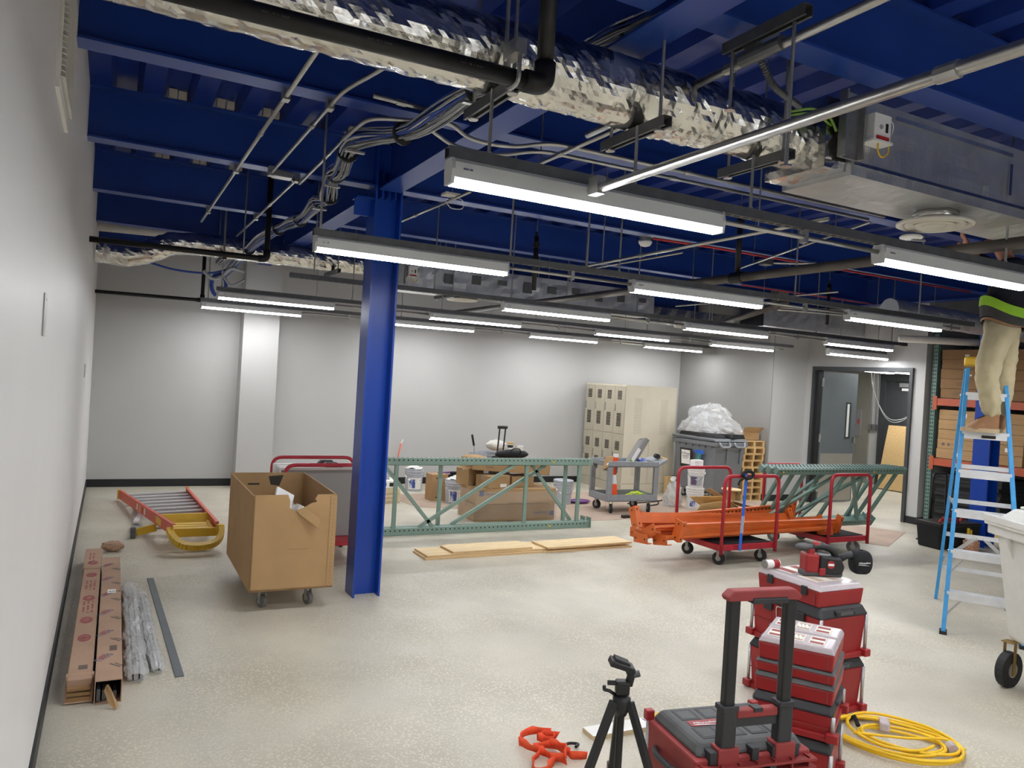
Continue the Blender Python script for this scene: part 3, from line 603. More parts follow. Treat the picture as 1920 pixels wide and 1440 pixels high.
t = thing('ceiling_antenna', 'small pale box with a loop of wire right of the column top', 'box', (2.13, 5.2, 3.0)); obj('body', G().bb(-.06, -.05, 0, .06, .05, .02), 'off_white', t, bev=.004); obj('loop', G().tube(fil([(.05, 0, 0), (.11, 0, -.02), (.1, 0, -.08), (0, 0, -.09), (-.04, 0, -.04)], .04), .003, 6), 'cable_white', t)
# wall grille and plates on the left wall
t = thing('wall_grille', 'white louvred return air grille high on the left wall', 'grille', (XL, 3.18, 2.8))
obj('frame', G().bb(0, -.29, -.25, .012, -.25, .25).bb(0, .25, -.25, .012, .29, .25).bb(0, -.25, -.25, .012, .25, -.21).bb(0, -.25, .21, .012, .25, .25), 'white_plastic', t)
obj('backing', G().bb(.0, -.25, -.21, .002, .25, .21), 'slot_dark', t)
for k in range(22): obj('slat', G().poly([(.004, -.25, -.197 + k * .019), (.006, -.25, -.201 + k * .019), (.026, -.25, -.207 + k * .019), (.026, -.25, -.204 + k * .019)], (0, .5, 0)), 'white_plastic', t)
for k, (yy, zz, h, lab) in enumerate([(2.94, 1.82, .14, 'steel cover plate on the left wall nearest the camera'), (7.9, 1.55, .12, 'small cover plate on the left wall near the far corner')]):
    t = thing('wall_plate', lab, 'wall plate', (XL, yy, zz)); obj('plate', G().bb(0, -.035, -h / 2, .006, .035, h / 2), 'galv', t, bev=.002); obj('screw', G().cyl((.006, 0, h / 2 - .02), (.008, 0, h / 2 - .02), .004), 'chrome', t)
# ================================================================== LEFT SIDE OF THE FLOOR
def caster(parent, x, y, r=.05, rz=0, m='rubber', h=None, plate='galv', name='caster', w=.032):
    h = h or r * 2 + .035
    M = T(x, y, 0) @ Rz(rz)
    c = obj(name, G().cyl((-w / 2, 0, r), (w / 2, 0, r), r, n=22).xf(M), m, parent, smooth=False, bev=.004)
    obj('hub', G().cyl((-w / 2 - .003, 0, r), (w / 2 + .003, 0, r), r * .42, n=14).xf(M), 'galv', c)
    obj('fork', G().bb(-w / 2 - .008, -.012, r * .7, -w / 2 - .004, .016, h - .006).bb(w / 2 + .004, -.012, r * .7, w / 2 + .008, .016, h - .006).bb(-.035, -.035, h - .006, .035, .035, h).xf(M), plate, c)
    return c
# long flat cartons beside the wall
t = thing('long_carton', 'long cardboard carton with red ovals lying against the left wall baseboard', 'carton', (-.055, 4.28, 0), -.4, 'long cartons')
obj('body', G().bb(-.055, 0, 0, .055, 2.5, .105), 'cardboard_pink', t, bev=.004)
obj('sleeve', G().bb(-.062, 2.2, 0, .058, 2.85, .112), 'cardboard_pink', t, bev=.004)
obj('end_flap', G().poly([(-.06, -.03, .0), (-.062, -.05, .008), (-.06, .06, .115), (-.056, .06, .108)], (.122, 0, 0)), 'cardboard_pink', t)
obj('folded_end', G().bb(-.05, -.045, .012, .05, .0, .03).bb(-.052, -.04, .038, .05, .0, .052).bb(-.05, -.035, .06, .048, 0, .072), 'cardboard_in', t)
for k, yy in enumerate((.62, .95, 1.42, 2.02, 2.36)):
    o = obj('oval_print', G().lathe([(1, 0), (1, .0008)], n=28).xf(T(0, yy, .1055 if yy < 2.2 else .1125) @ Matrix.Diagonal((.034, .062, 1, 1))), 'ink_red', t)
    obj('oval_bar', G().box((0, 0, 0), (.05, .016, .0006), Rz(62)).box((0, 0, 0), (.035, .008, .0006), Rz(62)).xf(T(0, yy, .107 if yy < 2.2 else .114)), 'cardboard_pink', o)
for xx, yy, s, sz in ((-.02, 1.08, 'HANDLE WITH CARE', .026), (.012, 1.12, 'THIS SIDE UP', .022), (-.03, 1.62, 'DO NOT STACK', .024), (-.002, 1.62, 'DO NOT DROP', .024), (.028, 1.6, 'THIS END UP THIS SIDE', .02)):
    pass
g = G()
for (yy, rows_) in ((1.10, 3), (1.62, 3), (2.44, 2)):
    for r_ in range(rows_):
        x0 = -.03 + r_ * .024; y0 = yy
        for c in range(9):
            if (c * 7 + r_ * 3) % 5: g.bb(x0, y0 + c * .028, .1052 if yy < 2.2 else .1122, x0 + .013, y0 + c * .028 + .018, .1058 if yy < 2.2 else .1128)
o = obj('printed_lines', g, 'ink_red', t); o['kind'] = 'stuff'
obj('box_mark', G().bb(-.012, .13, .1052, .03, .19, .1058), 'ink_grey', t)
t = thing('long_carton', 'long cardboard carton with blue and red print and an open end', 'carton', (.072, 4.20, 0), -.35, 'long cartons')
th = .004
obj('body', G().bb(-.06, 0, 0, -.056, 2.58, .115).bb(.056, 0, 0, .06, 2.58, .115).bb(-.056, 0, 0, .056, 2.58, th).bb(-.056, 0, .111, .056, 2.58, .115), 'cardboard_pink', t)
obj('far_end', G().bb(-.056, 2.57, th, .056, 2.575, .111), 'cardboard_pink', t)
for k in range(4): obj('steel_strip', G().bb(-.05 + k * .024, .01 + .008 * k, .012, -.034 + k * .024, 2.4, .07 - .008 * k), 'galv_dark', t)
obj('torn_flap', G().poly([(-.01, .0, .09), (.0, -.03, .085), (.04, -.08, .012), (.03, -.1, .004), (.0, -.06, .03), (-.018, -.02, .07)], (.008, .0, .004)), 'cardboard', t)
for k in range(6):
    yy = .16 + k * .4
    text('TRUS', .052, 'ink_blue', t, (-.045, yy + .10, .1152), (.55, .83, 0), (-.83, .55, 0), 'print')
    obj('print_bar', G().bb(-.05, 0, 0, .0, .014, .0006).bb(-.03, .02, 0, .02, .03, .0006).xf(T(-.012, yy + .18, .1153) @ Rz(58)), 'ink_red', t)
    obj('print_line', G().bb(0, 0, 0, .075, .011, .0006).bb(.01, .02, 0, .07, .028, .0006).xf(T(.0, yy + .06, .1153) @ Rz(-52)), 'ink_grey', t)
obj('label_sticker', G().bb(-.02, 1.55, .1152, .03, 1.64, .116), 'paper', t); text('AM10', .03, 'ink_black', t, (-.015, 1.575, .1163), (1, 0, 0), (0, 1, 0), 'print')
obj('stamp', G().bb(.0, .42, .1152, .036, .5, .1158), 'ink_grey', t)
t = thing('paper_wad', 'crumpled brown paper scrap beyond the long cartons', 'paper scrap', (.1, 7.5, 0))
random.seed(3)
obj('body', G().grid(lambda u, v: (lambda a, b: (.09 * math.cos(a) * math.sin(b) * (1 + .5 * noise.noise((a * 1.3, b * 2, 0))), .06 * math.sin(a) * math.sin(b) * (1 + .5 * noise.noise((a * 2, b, 4))), .045 - .045 * math.cos(b) * (1 - .2 * noise.noise((a, b * 3, 2)))))(2 * math.pi * u, math.pi * v), 12, 8, cu=True), 'cardboard_pink', t)
def wrapped(x, y0, y1, w, h, label, seed, rz):
    t = thing('wrapped_bundle', label, 'bundle', (x, y0, 0), rz, 'plastic-wrapped bundles')
    L_ = y1 - y0
    for k in range(3): obj('metal_strip', G().bb(-w * .38 + k * w * .27, .05, .004, -w * .38 + k * w * .27 + w * .2, L_ - .1 - .05 * k, h * .7), 'alu', t)
    def fn(u, v):
        a = 2 * math.pi * u; e = 1 - max(0, abs(v - .5) * 2 - .93) * 6
        k = 1 + .35 * noise.noise((math.cos(a) * 1.5, v * 9, seed + math.sin(a))) + .2 * noise.noise((math.cos(a) * 4, v * 22, seed + math.sin(a) * 4))
        return (w * .5 * math.cos(a) * k * e + .012 * noise.noise((v * 6, seed, 0)), L_ * v + .02 * noise.noise((a, seed, 1)), max(.002, h * .5 * (1 + math.sin(a) * k * e)))
    obj('film', G().grid(fn, 20, 70, cu=True), 'plastic_wrap', t)
wrapped(.205, 4.40, 6.25, .11, .07, 'crinkled clear plastic bundle of metal strips beside the open carton', 2, 0)
wrapped(.31, 4.50, 6.1, .075, .04, 'thin clear plastic bundle between the thick bundle and the grey strip', 5, 1.2)
t = obj('flat_strip', G().bb(-.022, 0, 0, .022, 2.07, .006), 'grey_strip', bev=.001); t.location = (.415, 4.43, 0); t.rotation_euler.z = math.radians(1.6); tag(t, 'flat dark grey metal strip lying alone on the floor', 'metal strip')
# red and yellow ladder lying on the floor
t = thing('lying_ladder', 'red and yellow fibreglass ladder lying on the floor by the back wall', 'ladder', (0, 0, 0))
Lf, Ln, Rf, Rn = Vector((.17, 10.12, .075)), Vector((.555, 7.34, .20)), Vector((.93, 10.3, .075)), Vector((.95, 7.40, .20))
def chan(p, q, s): return G().sweep([(0, -.05), (.028 * s, -.05), (.028 * s, -.044), (.006 * s, -.044), (.006 * s, .044), (.028 * s, .044), (.028 * s, .05), (0, .05)], p, q)
obj('side_rail', chan(Lf, Ln, -1), 'lad_red', t); obj('side_rail', chan(Rf, Rn, 1), 'lad_red', t)
for k in range(7):
    f = .05 + k * .095; a = Lf.lerp(Ln, f); b = Rf.lerp(Rn, f); d = (b - a).normalized()
    o = obj('rung', G().bar(a + d * .012, b - d * .012, .075, .026), 'alu', t); obj('tread_ribs', G().bar(a + d * .03 + Vector((0, .02, .014)), b - d * .03 + Vector((0, .02, .014)), .006, .004).bar(a + d * .03 + Vector((0, -.02, .014)), b - d * .03 + Vector((0, -.02, .014)), .006, .004), 'alu_white', o)
for P_, Q_ in ((Lf, Ln), (Rf, Rn)): obj('rail_cap', G().box(P_, (.034, .03, .11)), 'lad_yellow', t)
for k, (f, n_) in enumerate(((.42, 'label_sticker'), (.47, 'label_sticker'), (.52, 'label_sticker'), (.56, 'label_sticker'), (.80, 'label_sticker'))):
    c = Lf.lerp(Ln, f); obj(n_, G().box(c + Vector((-.002, 0, 0)), (.004, .05 if k < 4 else .22, .06), Rz(7.9)), ['paper', 'yellow', 'red_wire', 'paper', 'yellow'][k], t)
obj('step_plate', G().poly([(.49, 8.05, .21), (.94, 8.08, .21), (.94, 8.02, .115), (.49, 8.0, .115)], (0, -.03, 0)), 'lad_yellow', t)
for k in range(4): obj('platform_slat', G().bb(.56, 7.50 + .09 * k, .135 + .002 * k, .90, 7.58 + .09 * k, .155 + .002 * k), 'lad_yellow', t)
obj('platform_edge', G().bb(.55, 7.40, .12, .93, 7.44, .195), 'lad_yellow', t)
obj('platform_side', G().bb(.895, 7.44, .12, .93, 7.9, .17), 'lad_yellow', t)
top = fil([(.535, 7.37, .2), (.56, 7.27, .14), (.64, 7.19, .085), (.78, 7.18, .075), (.90, 7.21, .09), (.965, 7.29, .14), (.97, 7.38, .2)], .06, 4)
g = G(); P = [Vector(p) for p in top]
for a, b in zip(P, P[1:]): g.bar(a, b, .05, .055, (0, -.4, 1))
obj('top_cap', g, 'lad_yellow', t); obj('cap_block', G().bb(.93, 7.36, .12, .99, 7.42, .225), 'lad_yellow', t)
RF = [(.27, 8.02), (.97, 8.06)]
for k, (fx, fy) in enumerate(RF):
    obj('rear_leg', G().bar((fx + (.02 if k == 0 else -.02), fy, .05), (fx + (.1 if k == 0 else -.06), 10.0, .03), .05, .03), 'alu', t)
    f_ = obj('foot', G().box((fx, fy - .02, .05), (.045, .05, .1)), 'galv_dark', t, bev=.004)
    for j in range(3): obj('tread', G().box((fx, fy - .048, .022 + .028 * j), (.047, .01, .014)), 'rubber_grey', f_)
    obj('brace', G().bar((fx + (.03 if k == 0 else -.03), fy, .05), (fx + (.2 if k == 0 else -.2), fy + .05, .08), .02, .07), 'lad_yellow', t)
obj('cross_bar', G().bar((.3, 8.08, .07), (.95, 8.12, .07), .04, .02), 'galv', t)
obj('rear_rail', G().bar((.3, 8.3, .09), (.42, 9.3, .06), .05, .02), 'alu_white', t)
# cardboard bin on a dolly
t = thing('box_dolly', 'tall open cardboard bin riding on a small wheeled dolly', 'box cart', (1.2, 5.98, 0), -.8)
W2, D2, z0, z1 = .285, .58, .15, .81
def wall(p, q, h0, h1, th): return G().poly([(p[0], p[1], h0), (q[0], q[1], h0), (q[0], q[1], h1), (p[0], p[1], h1)], th)
obj('base_panel', G().bb(-W2, -D2, z0, W2, D2, z0 + .012), 'cardboard', t)
obj('side_panel', wall((-W2, -D2), (-W2 - .01, D2), z0, z1 - .005, (.012, 0, 0)), 'cardboard', t)
obj('side_panel', wall((W2, -D2), (W2 + .012, D2), z0, z1, (-.012, 0, 0)), 'cardboard', t)
obj('back_panel', wall((-W2 - .01, D2), (W2 + .012, D2), z0, z1, (0, -.012, 0)), 'cardboard', t)
a = -W2; N_ = [(a, z0), (W2, z0), (W2, z1), (W2 * .52, z1), (W2 * .46, z1 - .03), (W2 * .52, z1 - .05), (W2 * .38, z1 - .06), (W2 * .2, z1 - .09), (.0, z1 - .115), (-.04, z1 - .09), (-.04, z1 - .04), (-.055, z1), (a, z1)]
obj('front_panel', G().poly([(px, -D2, pz) for px, pz in N_], (0, .012, 0)), 'cardboard', t)
obj('torn_flap', G().poly([(.0, -D2 - .003, z1 - .105), (.06, -D2 - .008, z1 - .09), (.165, -D2 - .05, z1 - .165), (.15, -D2 - .055, z1 - .225), (.03, -D2 - .012, z1 - .14)], (.0, -.005, .002)), 'cardboard', t)
obj('corner_strip', G().bb(W2 - .045, -D2 - .004, z0 + .01, W2 + .002, -D2, z1 - .01), 'cardboard', t)
g = G()
for k in range(22): g.bb(W2 - .026, -D2 - .005, z0 + .03 + k * .028, W2 - .02, -D2 - .004, z0 + .038 + k * .028)
obj('perforation', g, 'cardboard_in', t)['kind'] = 'stuff'
obj('handle_slot', G().bb(-.16, D2 - .014, z1 - .1, -.07, D2 - .0125, z1 - .085), 'slot_dark', t); obj('slit', G().bb(-.03, -D2 - .001, z0 + .28, .1, -D2, z0 + .284), 'cardboard_in', t)
obj('torn_hole', G().poly([(0, D2 - .014, z1 - .03), (.02, D2 - .014, z1 - .1), (.09, D2 - .014, z1 - .11), (.12, D2 - .014, z1 - .02)], (0, .0015, 0)), 'slot_dark', t)
obj('dolly_frame', G().bb(-W2 + .03, -.5, .125, W2 - .03, -.44, .15).bb(-W2 + .03, .44, .125, W2 - .03, .5, .15).bb(-W2 + .03, -.44, .125, -W2 + .08, .44, .15).bb(W2 - .08, -.44, .125, W2 - .03, .44, .15), 'pine', t)
for cx, cy in ((-.17, -.44), (.15, -.44), (-.17, .44), (.15, .44)): caster(t, cx, cy, .045, 25, 'rubber_grey', .125)
for k, (c, s, r, lab) in enumerate([((1.17, 5.72, .72), (.16, .02, .15), 20, 'white foam panel leaning inside the cardboard bin'), ((1.26, 5.5, .685), (.10, .06, .05), 12, 'small white carton lying at the torn edge of the cardboard bin'), ((1.2, 6.1, .58), (.36, .5, .02), 0, 'flat white sheet lower inside the cardboard bin')]):
    o = obj('packing_piece', G().box((0, 0, 0), s), 'white_plastic', bev=.004); o.location = c; o.rotation_euler = (math.radians(-25 if k == 0 else 0), math.radians(28 if k < 2 else 0), math.radians(r)); tag(o, lab, 'packing', 'packing in the cardboard bin')
o = obj('packing_fill', G().grid(lambda u, v: (1.2 + (u - .5) * .52, 5.98 + (v - .5) * 1.1, .5 + .06 * noise.noise((u * 5, v * 9, 0))), 12, 18), 'cardboard_in'); tag(o, 'loose brown packing paper filling the cardboard bin', 'paper')
# red panel cart behind the column
t = thing('panel_cart', 'red tubular panel cart carrying white folding tables behind the column', 'cart', (1.72, 6.95, 0))
obj('deck', G().bb(-.36, -.4, .17, .40, .4, .215), 'cart_red', t, bev=.004)
for yy in (-.3, .28): obj('rail', G().tube(fil([(-.36, yy, .2), (-.36, yy, .86), (.4, yy, .86), (.4, yy, .2)], .09, 6), .0165, 12), 'cart_red', t, smooth=True)
for cx, cy in ((-.28, -.3), (.32, -.3), (-.28, .3), (.32, .3)): caster(t, cx, cy, .06, 0, 'rubber', .17)
for k, yy in enumerate((6.76, 6.85, 7.02)):
    u = thing('folding_table', ['grey-faced white-edged folded table nearest on the red panel cart', 'middle white folded table on the red panel cart', 'rear white folded table on the red panel cart'][k], 'table', (1.74, yy, .215), 0, 'folded tables on the panel cart')
    obj('top', G().bb(-.40, -.02, .0, .42, .02, .61), 'off_white' if k else 'wall_grey', u, bev=.008)
    obj('edge', G().bb(-.405, -.026, .59, .425, .026, .615), 'white_plastic', u, bev=.006); obj('edge', G().bb(-.41, -.026, .0, -.395, .026, .61), 'white_plastic', u)
    obj('grip', G().poly([(-.02, -.03, .615), (.14, -.03, .615), (.11, -.03, .645), (.01, -.03, .645)], (0, .06, 0)), 'black_plastic', u, bev=.004)
    obj('foot_edge', G().bb(.25, -.03, 0, .3, .03, .02), 'black_plastic', u)
# ================================================================== MIDDLE OF THE ROOM
def rack_post(g, x0, x1, y, z, w=.075, d=.06):            # one folded post lying along x, open side inward
    return g.bb(x0, y - d / 2, z - w / 2, x1, y + d / 2, z + w / 2)
def rack_frame(label, x0, x1, h, verts, diags, m, M, pw=.075, grp='pallet rack frames', hole_side=-1, d=.06):
    # built standing on its long side: lower post at z 0, upper post at z h, lying along x
    t = thing('pallet_rack_upright', label, 'rack upright', M=M, group=grp)
    for zz in (pw / 2, h - pw / 2):
        p = obj('post', G().bb(x0, -d / 2, zz - pw / 2, x1, d / 2, zz + pw / 2), m, t, bev=.004)
        g = G(); n = int((x1 - x0 - .06) / .052)
        for k in range(n):
            xx = x0 + .04 + k * .052; g.bb(xx, -d / 2 - .0008, zz + .006, xx + .014, d / 2 + .0008, zz + .02)
            if zz > h / 2:
                for yy in (-.018, .012): g.bb(xx, yy, zz + pw / 2, xx + .02, yy + .012, zz + pw / 2 + .0008)
        obj('holes', g, 'hole_dark', p)['kind'] = 'stuff'
        obj('bolt', G().cyl((x0 + .09, -d / 2 - .004, zz), (x0 + .09, -d / 2, zz), .012), 'yellow', p); obj('bolt', G().cyl((x1 - .55, -d / 2 - .004, zz), (x1 - .55, -d / 2, zz), .012), 'yellow', p)
    for xx in verts: obj('strut', G().bb(xx - .02, -.015, pw, xx + .02, .015, h - pw), m, t)
    for a, b in diags: obj('brace', G().bar((a, 0, h - pw), (b, 0, pw), .028, .036, (1, 0, 0)), m, t)
    obj('foot_plate', G().bb(x1 - .002, -.05, 0, x1 + .006, .05, .12), m, t)
    return t
rack_frame('pale green rack frame standing on edge in front of the boxes, nearer one', 2.30, 5.13, .815, (2.7, 4.25, 4.96), ((2.56, 3.14), (4.09, 2.98)), 'rack_green', T(0, 7.64, 0))
rack_frame('pale green rack frame standing on edge in front of the boxes, farther one', 2.32, 5.10, .80, (3.23, 4.82), ((4.54, 3.39), (4.36, 4.92)), 'rack_green', T(0, 7.72, 0))
# plywood strips
for k, (x0, x1, y0, y1, z0, rz, lab) in enumerate([(2.64, 4.98, 6.56, 6.88, 0, .6, 'long plywood board at the bottom of the floor stack'), (2.66, 4.90, 6.58, 6.90, .02, 1.0, 'long plywood board second from the bottom of the floor stack'),
        (2.92, 3.78, 6.58, 6.88, .04, 1.5, 'short plywood board on the left top of the floor stack'), (3.92, 4.98, 6.56, 6.86, .04, 2.5, 'plywood board on the right top of the floor stack')]):
    t = thing('plywood_board', lab, 'plywood', ((x0 + x1) / 2, (y0 + y1) / 2, z0), rz, 'plywood on the floor'); a = (x1 - x0) / 2; b = (y1 - y0) / 2
    obj('face', G().bb(-a, -b, .002, a, b, .018), 'plywood', t); obj('ply_layer', G().bb(-a - .0006, -b - .0006, .006, a + .0006, b + .0006, .009).bb(-a - .0006, -b - .0006, .012, a + .0006, b + .0006, .014), 'ply_edge', t)
    obj('back_face', G().bb(-a, -b, 0, a, b, .002), 'ply_edge', t)
# floor protection paper
for k, (pts, lab) in enumerate([([(3.45, 10.2), (3.55, 9.2), (4.3, 8.9), (4.3, 7.95), (5.9, 7.98), (7.25, 7.25), (9.2, 8.0), (9.2, 8.85), (7.2, 9.9), (6.0, 10.3)], 'brown floor protection paper spread under the utility cart and boxes'), ([(8.2, 5.9), (9.35, 6.5), (8.9, 7.4), (7.4, 7.1)], 'brown floor protection sheet beside the cart of rack frames')]):
    tag(obj('floor_paper', G().poly([(x, y, 0.0005) for x, y in pts], (0, 0, .0025)), 'floor_paper'), lab, 'floor paper')
# cardboard boxes behind the rack frames
def carton(label, loc, rz, s, m='cardboard', tape=True, grp='cartons behind the rack frames', prints=()):
    t = thing('cardboard_box', label, 'cardboard box', loc, rz, grp); a, b, h = s[0] / 2, s[1] / 2, s[2]
    obj('body', G().bb(-a, -b, 0, a, b, h), m, t, bev=.004)
    if tape: obj('tape', G().bb(-a - .001, -.03, h - .05, a + .001, .03, h + .001), 'stretch_film', t)
    obj('flap_seam', G().bb(-a, -.002, h, a, .002, h + .0012), 'cardboard_in', t)
    for (txt, sz, x, z, mm) in prints: text(txt, sz, mm, t, (x, -b - .0006, z), (1, 0, 0), (0, 0, 1), 'print')
    return t
u = carton('long stretch-wrapped box at the bottom of the pile behind the frame', (4.43, 8.42, 0), -2, (1.08, .5, .195))
text('Cyapplies', .055, 'ink_blue', u, (.46, -.2512, .1), (-1, 0, 0), (0, 0, -1), 'print'); obj('logo', G().bb(.47, -.2512, .05, .53, -.2505, .11), 'ink_blue', u)
u2 = carton('long stretch-wrapped box second in the pile behind the frame', (4.45, 8.43, .197), -2, (1.08, .5, .185))
text('Newell', .055, 'ink_blue', u2, (-.42, -.2512, .11), (1, 0, 0), (0, 0, 1), 'print'); obj('logo', G().bb(-.5, -.2512, .1, -.44, -.2505, .16), 'ink_blue', u2)
t = thing('stretch_film', 'crinkled clear stretch film wound round the two long boxes', 'plastic film', (4.44, 8.425, .02), -2)
def fn(u, v):
    a = 2 * math.pi * u; c, s = math.cos(a), math.sin(a); k = max(abs(c), abs(s)); x = .553 * c / k; y = .263 * s / k
    r = 1 + .012 * noise.noise((a * 3, v * 8, 1)); return (x * r, y * r, v * .33)
obj('wrap', G().grid(fn, 48, 12, cu=True), 'stretch_film', t)
u = carton('small shipping box with a white label on top of the long boxes', (4.18, 8.34, .384), 14, (.34, .24, .15)); obj('label_sticker', G().bb(.02, -.1215, .01, .12, -.1205, .05), 'paper', u)
carton('plain small box right of the labelled box in the pile', (4.56, 8.42, .384), 4, (.32, .26, .13))
carton('half-hidden brown box at the left end of the pile', (4.0, 8.62, .384), 20, (.26, .22, .2))
t = thing('open_tray_box', 'shallow open cardboard tray lying tilted over the small boxes', 'cardboard box', (4.42, 8.5, .56), -4)
M_ = Ry(3.5); a, b, h = .52, .2, .12
obj('base_panel', G().bb(-a, -b, 0, a, b, .006).xf(M_), 'cardboard_in', t)
for nm, gg in (('side_panel', G().bb(-a, -b, 0, a, -b + .006, h)), ('side_panel', G().bb(-a, b - .006, 0, a, b, h)), ('side_panel', G().bb(a - .006, -b, 0, a, b, h)), ('side_panel', G().bb(-a, -b, 0, -a + .006, b, h))): obj(nm, gg.xf(M_), 'cardboard', t)
obj('flap', G().poly([(-a, -b, h), (-a + .3, -b, h + .01), (-a + .12, -b + .1, h + .06), (-a - .12, -b + .05, h + .05)], (0, .006, 0)).xf(M_), 'cardboard', t)
obj('flap', G().poly([(-a, -b, .02), (-a - .13, -b - .05, .0), (-a - .16, -b + .1, .06), (-a, b * .2, h)], (0, .006, .006)).xf(M_), 'cardboard_in', t)
text('Newell', .035, 'ink_grey', t, (-.34, -b - .001, .06), (1, 0, -.06), (0, 0, 1), 'print')
carton('upright brown box standing beside the paint bucket behind the frame', (4.02, 9.72, 0), 4, (.24, .2, .36), prints=())
u = [o for o in COL.objects if o.get('label', '').startswith('upright brown box')][0]
for zz in (.05, .31): obj('hand_hole', G().bb(-.06, -.1015, zz - .008, -.02, -.1002, zz + .008), 'slot_dark', u)
# dark bag on the pile, trolley and tool
t = thing('tool_trolley', 'black folding hand trolley with tall handle behind the boxes', 'trolley', (4.98, 9.75, 0), 8)
obj('bag', G().frus(.06, .34, .25, .6, .2, .16), 'soft_black', t, bev=.03)
for dx in (-.05, .05): obj('handle_tube', G().cyl((dx, .02, .5), (dx + .03, .02, 1.0), .011, n=8), 'black_plastic', t)
obj('grip', G().bb(-.05, 0, .985, .11, .045, 1.03), 'black_plastic', t, bev=.012); obj('strap', G().bar((-.1, -.14, .2), (.06, -.1, .58), .04, .01), 'tool_dusty', t)
for dx in (-.13, .13): obj('wheel', G().cyl((dx - .02, .08, .06), (dx + .02, .08, .06), .06, n=18), 'rubber', t)
t = thing('black_bag', 'dark duffel bag lying on the open tray box', 'bag', (4.62, 8.72, .68), 3)
obj('body', G().grid(lambda u, v: (.25 * math.cos(2 * math.pi * u) * math.sin(math.pi * v), .1 * math.sin(2 * math.pi * u) * math.sin(math.pi * v), .06 - .06 * math.cos(math.pi * v) + .01 * noise.noise((u * 8, v * 8, 0))), 18, 8, cu=True), 'soft_black', t, smooth=True); obj('handle', G().tube(fil([(-.08, -.09, .08), (-.06, -.1, .14), (.06, -.1, .14), (.08, -.09, .08)], .03), .008, 6), 'black_plastic', t)
# buckets
def bucket(label, loc, r, h, m, lid=None, band=None, lab=None, handle=True, grp='plastic buckets', side=-100, txt=None):
    t = thing('bucket', label, 'bucket', loc, 0, grp)
    obj('body', G().lathe([(r * .86, 0), (r * .97, h * .72), (r, h * .73), (r, h * .78), (r * .97, h * .785), (r * .98, h * .84), (r * 1.02, h * .845), (r * 1.02, h * .88), (r * .99, h * .89), (r, h), (r * .95, h), (r * .8, .02), (.001, .02)], n=28), m, t, smooth=False)
    if lid: obj('lid', G().lathe([(r * 1.05, h * .95), (r * 1.06, h), (r * 1.03, h * 1.03), (r * .95, h * 1.04), (r * .9, h * 1.02), (.001, h * 1.02)], n=28), lid, t)
    if handle: obj('bail', G().tube([(r * 1.04 * math.cos(a), r * 1.04 * math.sin(a) - .0, h * .82 - .12 * abs(math.sin((a - math.radians(side + 90 - 180))))) for a in [math.radians(side - 90 + 12 * k) for k in range(16)]], .003, 5), 'chrome', t)
    if lab:
        def fn(u, v):
            a = math.radians(side - 48 + 96 * u); rr = r * (.875 + .1 * (.1 + .5 * v)) + .003; return (rr * math.cos(a), rr * math.sin(a), h * (.1 + .5 * v))
        l_ = obj('label_sticker', G().grid(fn, 12, 2), lab, t)
        def fn2(u, v):
            a = math.radians(side - 40 + 40 * u); rr = r * (.875 + .1 * (.15 + .4 * v)) + .005; return (rr * math.cos(a), rr * math.sin(a), h * (.15 + .4 * v))
        obj('label_print', G().grid(fn2, 8, 2), 'label_blue' if lab == 'paper' else 'purple_print', l_)
    return t
def rag(parent, r, h, seed): obj('rag', G().grid(lambda u, v: (r * v * math.cos(2 * math.pi * u) * (1 + .1 * noise.noise((u * 6, seed, 0))), r * v * math.sin(2 * math.pi * u), h + .05 * (1 - v) + .03 * noise.noise((u * 7, v * 5, seed))), 18, 6, cu=True), 'white_plastic', parent)
b = bucket('grey paint bucket with blue label by the back wall behind the frame', (4.0, 10.55, 0), .135, .325, 'bucket_grey', lab='paper'); rag(b, .125, .325, 1)
b = bucket('grey paint bucket with a white sheet on it left of the big boxes', (4.16, 9.42, 0), .135, .325, 'bucket_grey', lab='paper'); rag(b, .12, .325, 2)
bucket('lidded grey bucket at the right end of the long boxes', (5.72, 9.2, 0), .135, .325, 'bucket_grey', lid='bucket_grey')
bucket('open grey bucket with a trowel behind the trolley', (4.86, 10.25, .28), .135, .325, 'bucket_grey')
bucket('grey bucket right of the trolley holding rags', (5.38, 10.2, .28), .135, .325, 'bucket_grey')
bucket('grey bucket half hidden between the other two behind the trolley', (5.12, 10.45, .28), .135, .325, 'bucket_grey')
u = thing('work_platform', 'low platform holding the paint buckets by the back wall', 'platform', (5.1, 10.3, 0)); obj('top', G().bb(-.5, -.3, .24, .5, .35, .26), 'pine', u); obj('leg', G().bb(-.48, -.28, 0, -.42, -.22, .24), 'pine', u); obj('leg', G().bb(.42, -.28, 0, .48, -.22, .24), 'pine', u); obj('leg', G().bb(-.48, .27, 0, -.42, .33, .24), 'pine', u); obj('leg', G().bb(.42, .27, 0, .48, .33, .24), 'pine', u)
for o_ in [o for o in COL.objects if o.name.startswith('bucket') and abs(o.location.z - .27) < .03]: o_.location.z = .26
t = thing('trowel', 'black-handled tool sticking up out of the open grey bucket', 'tool', (4.8, 10.2, .6)); obj('blade', G().cyl((0, 0, -.3), (-.03, 0, .1), .004), 'chrome', t); obj('grip', G().cyl((-.03, 0, .1), (-.07, 0, .26), .016), 'black_plastic', t)
t = thing('plastic_bag', 'white and pink crumpled bag heaped on the buckets', 'bag', (5.14, 10.2, .64)); obj('body', G().grid(lambda u, v: (.17 * math.cos(2 * math.pi * u) * math.sin(math.pi * v) * (1 + .3 * noise.noise((u * 5, v * 4, 3))), .1 * math.sin(2 * math.pi * u) * math.sin(math.pi * v), .07 - .08 * math.cos(math.pi * v) + .02 * noise.noise((u * 6, v * 6, 1))), 20, 10, cu=True), 'off_white', t)
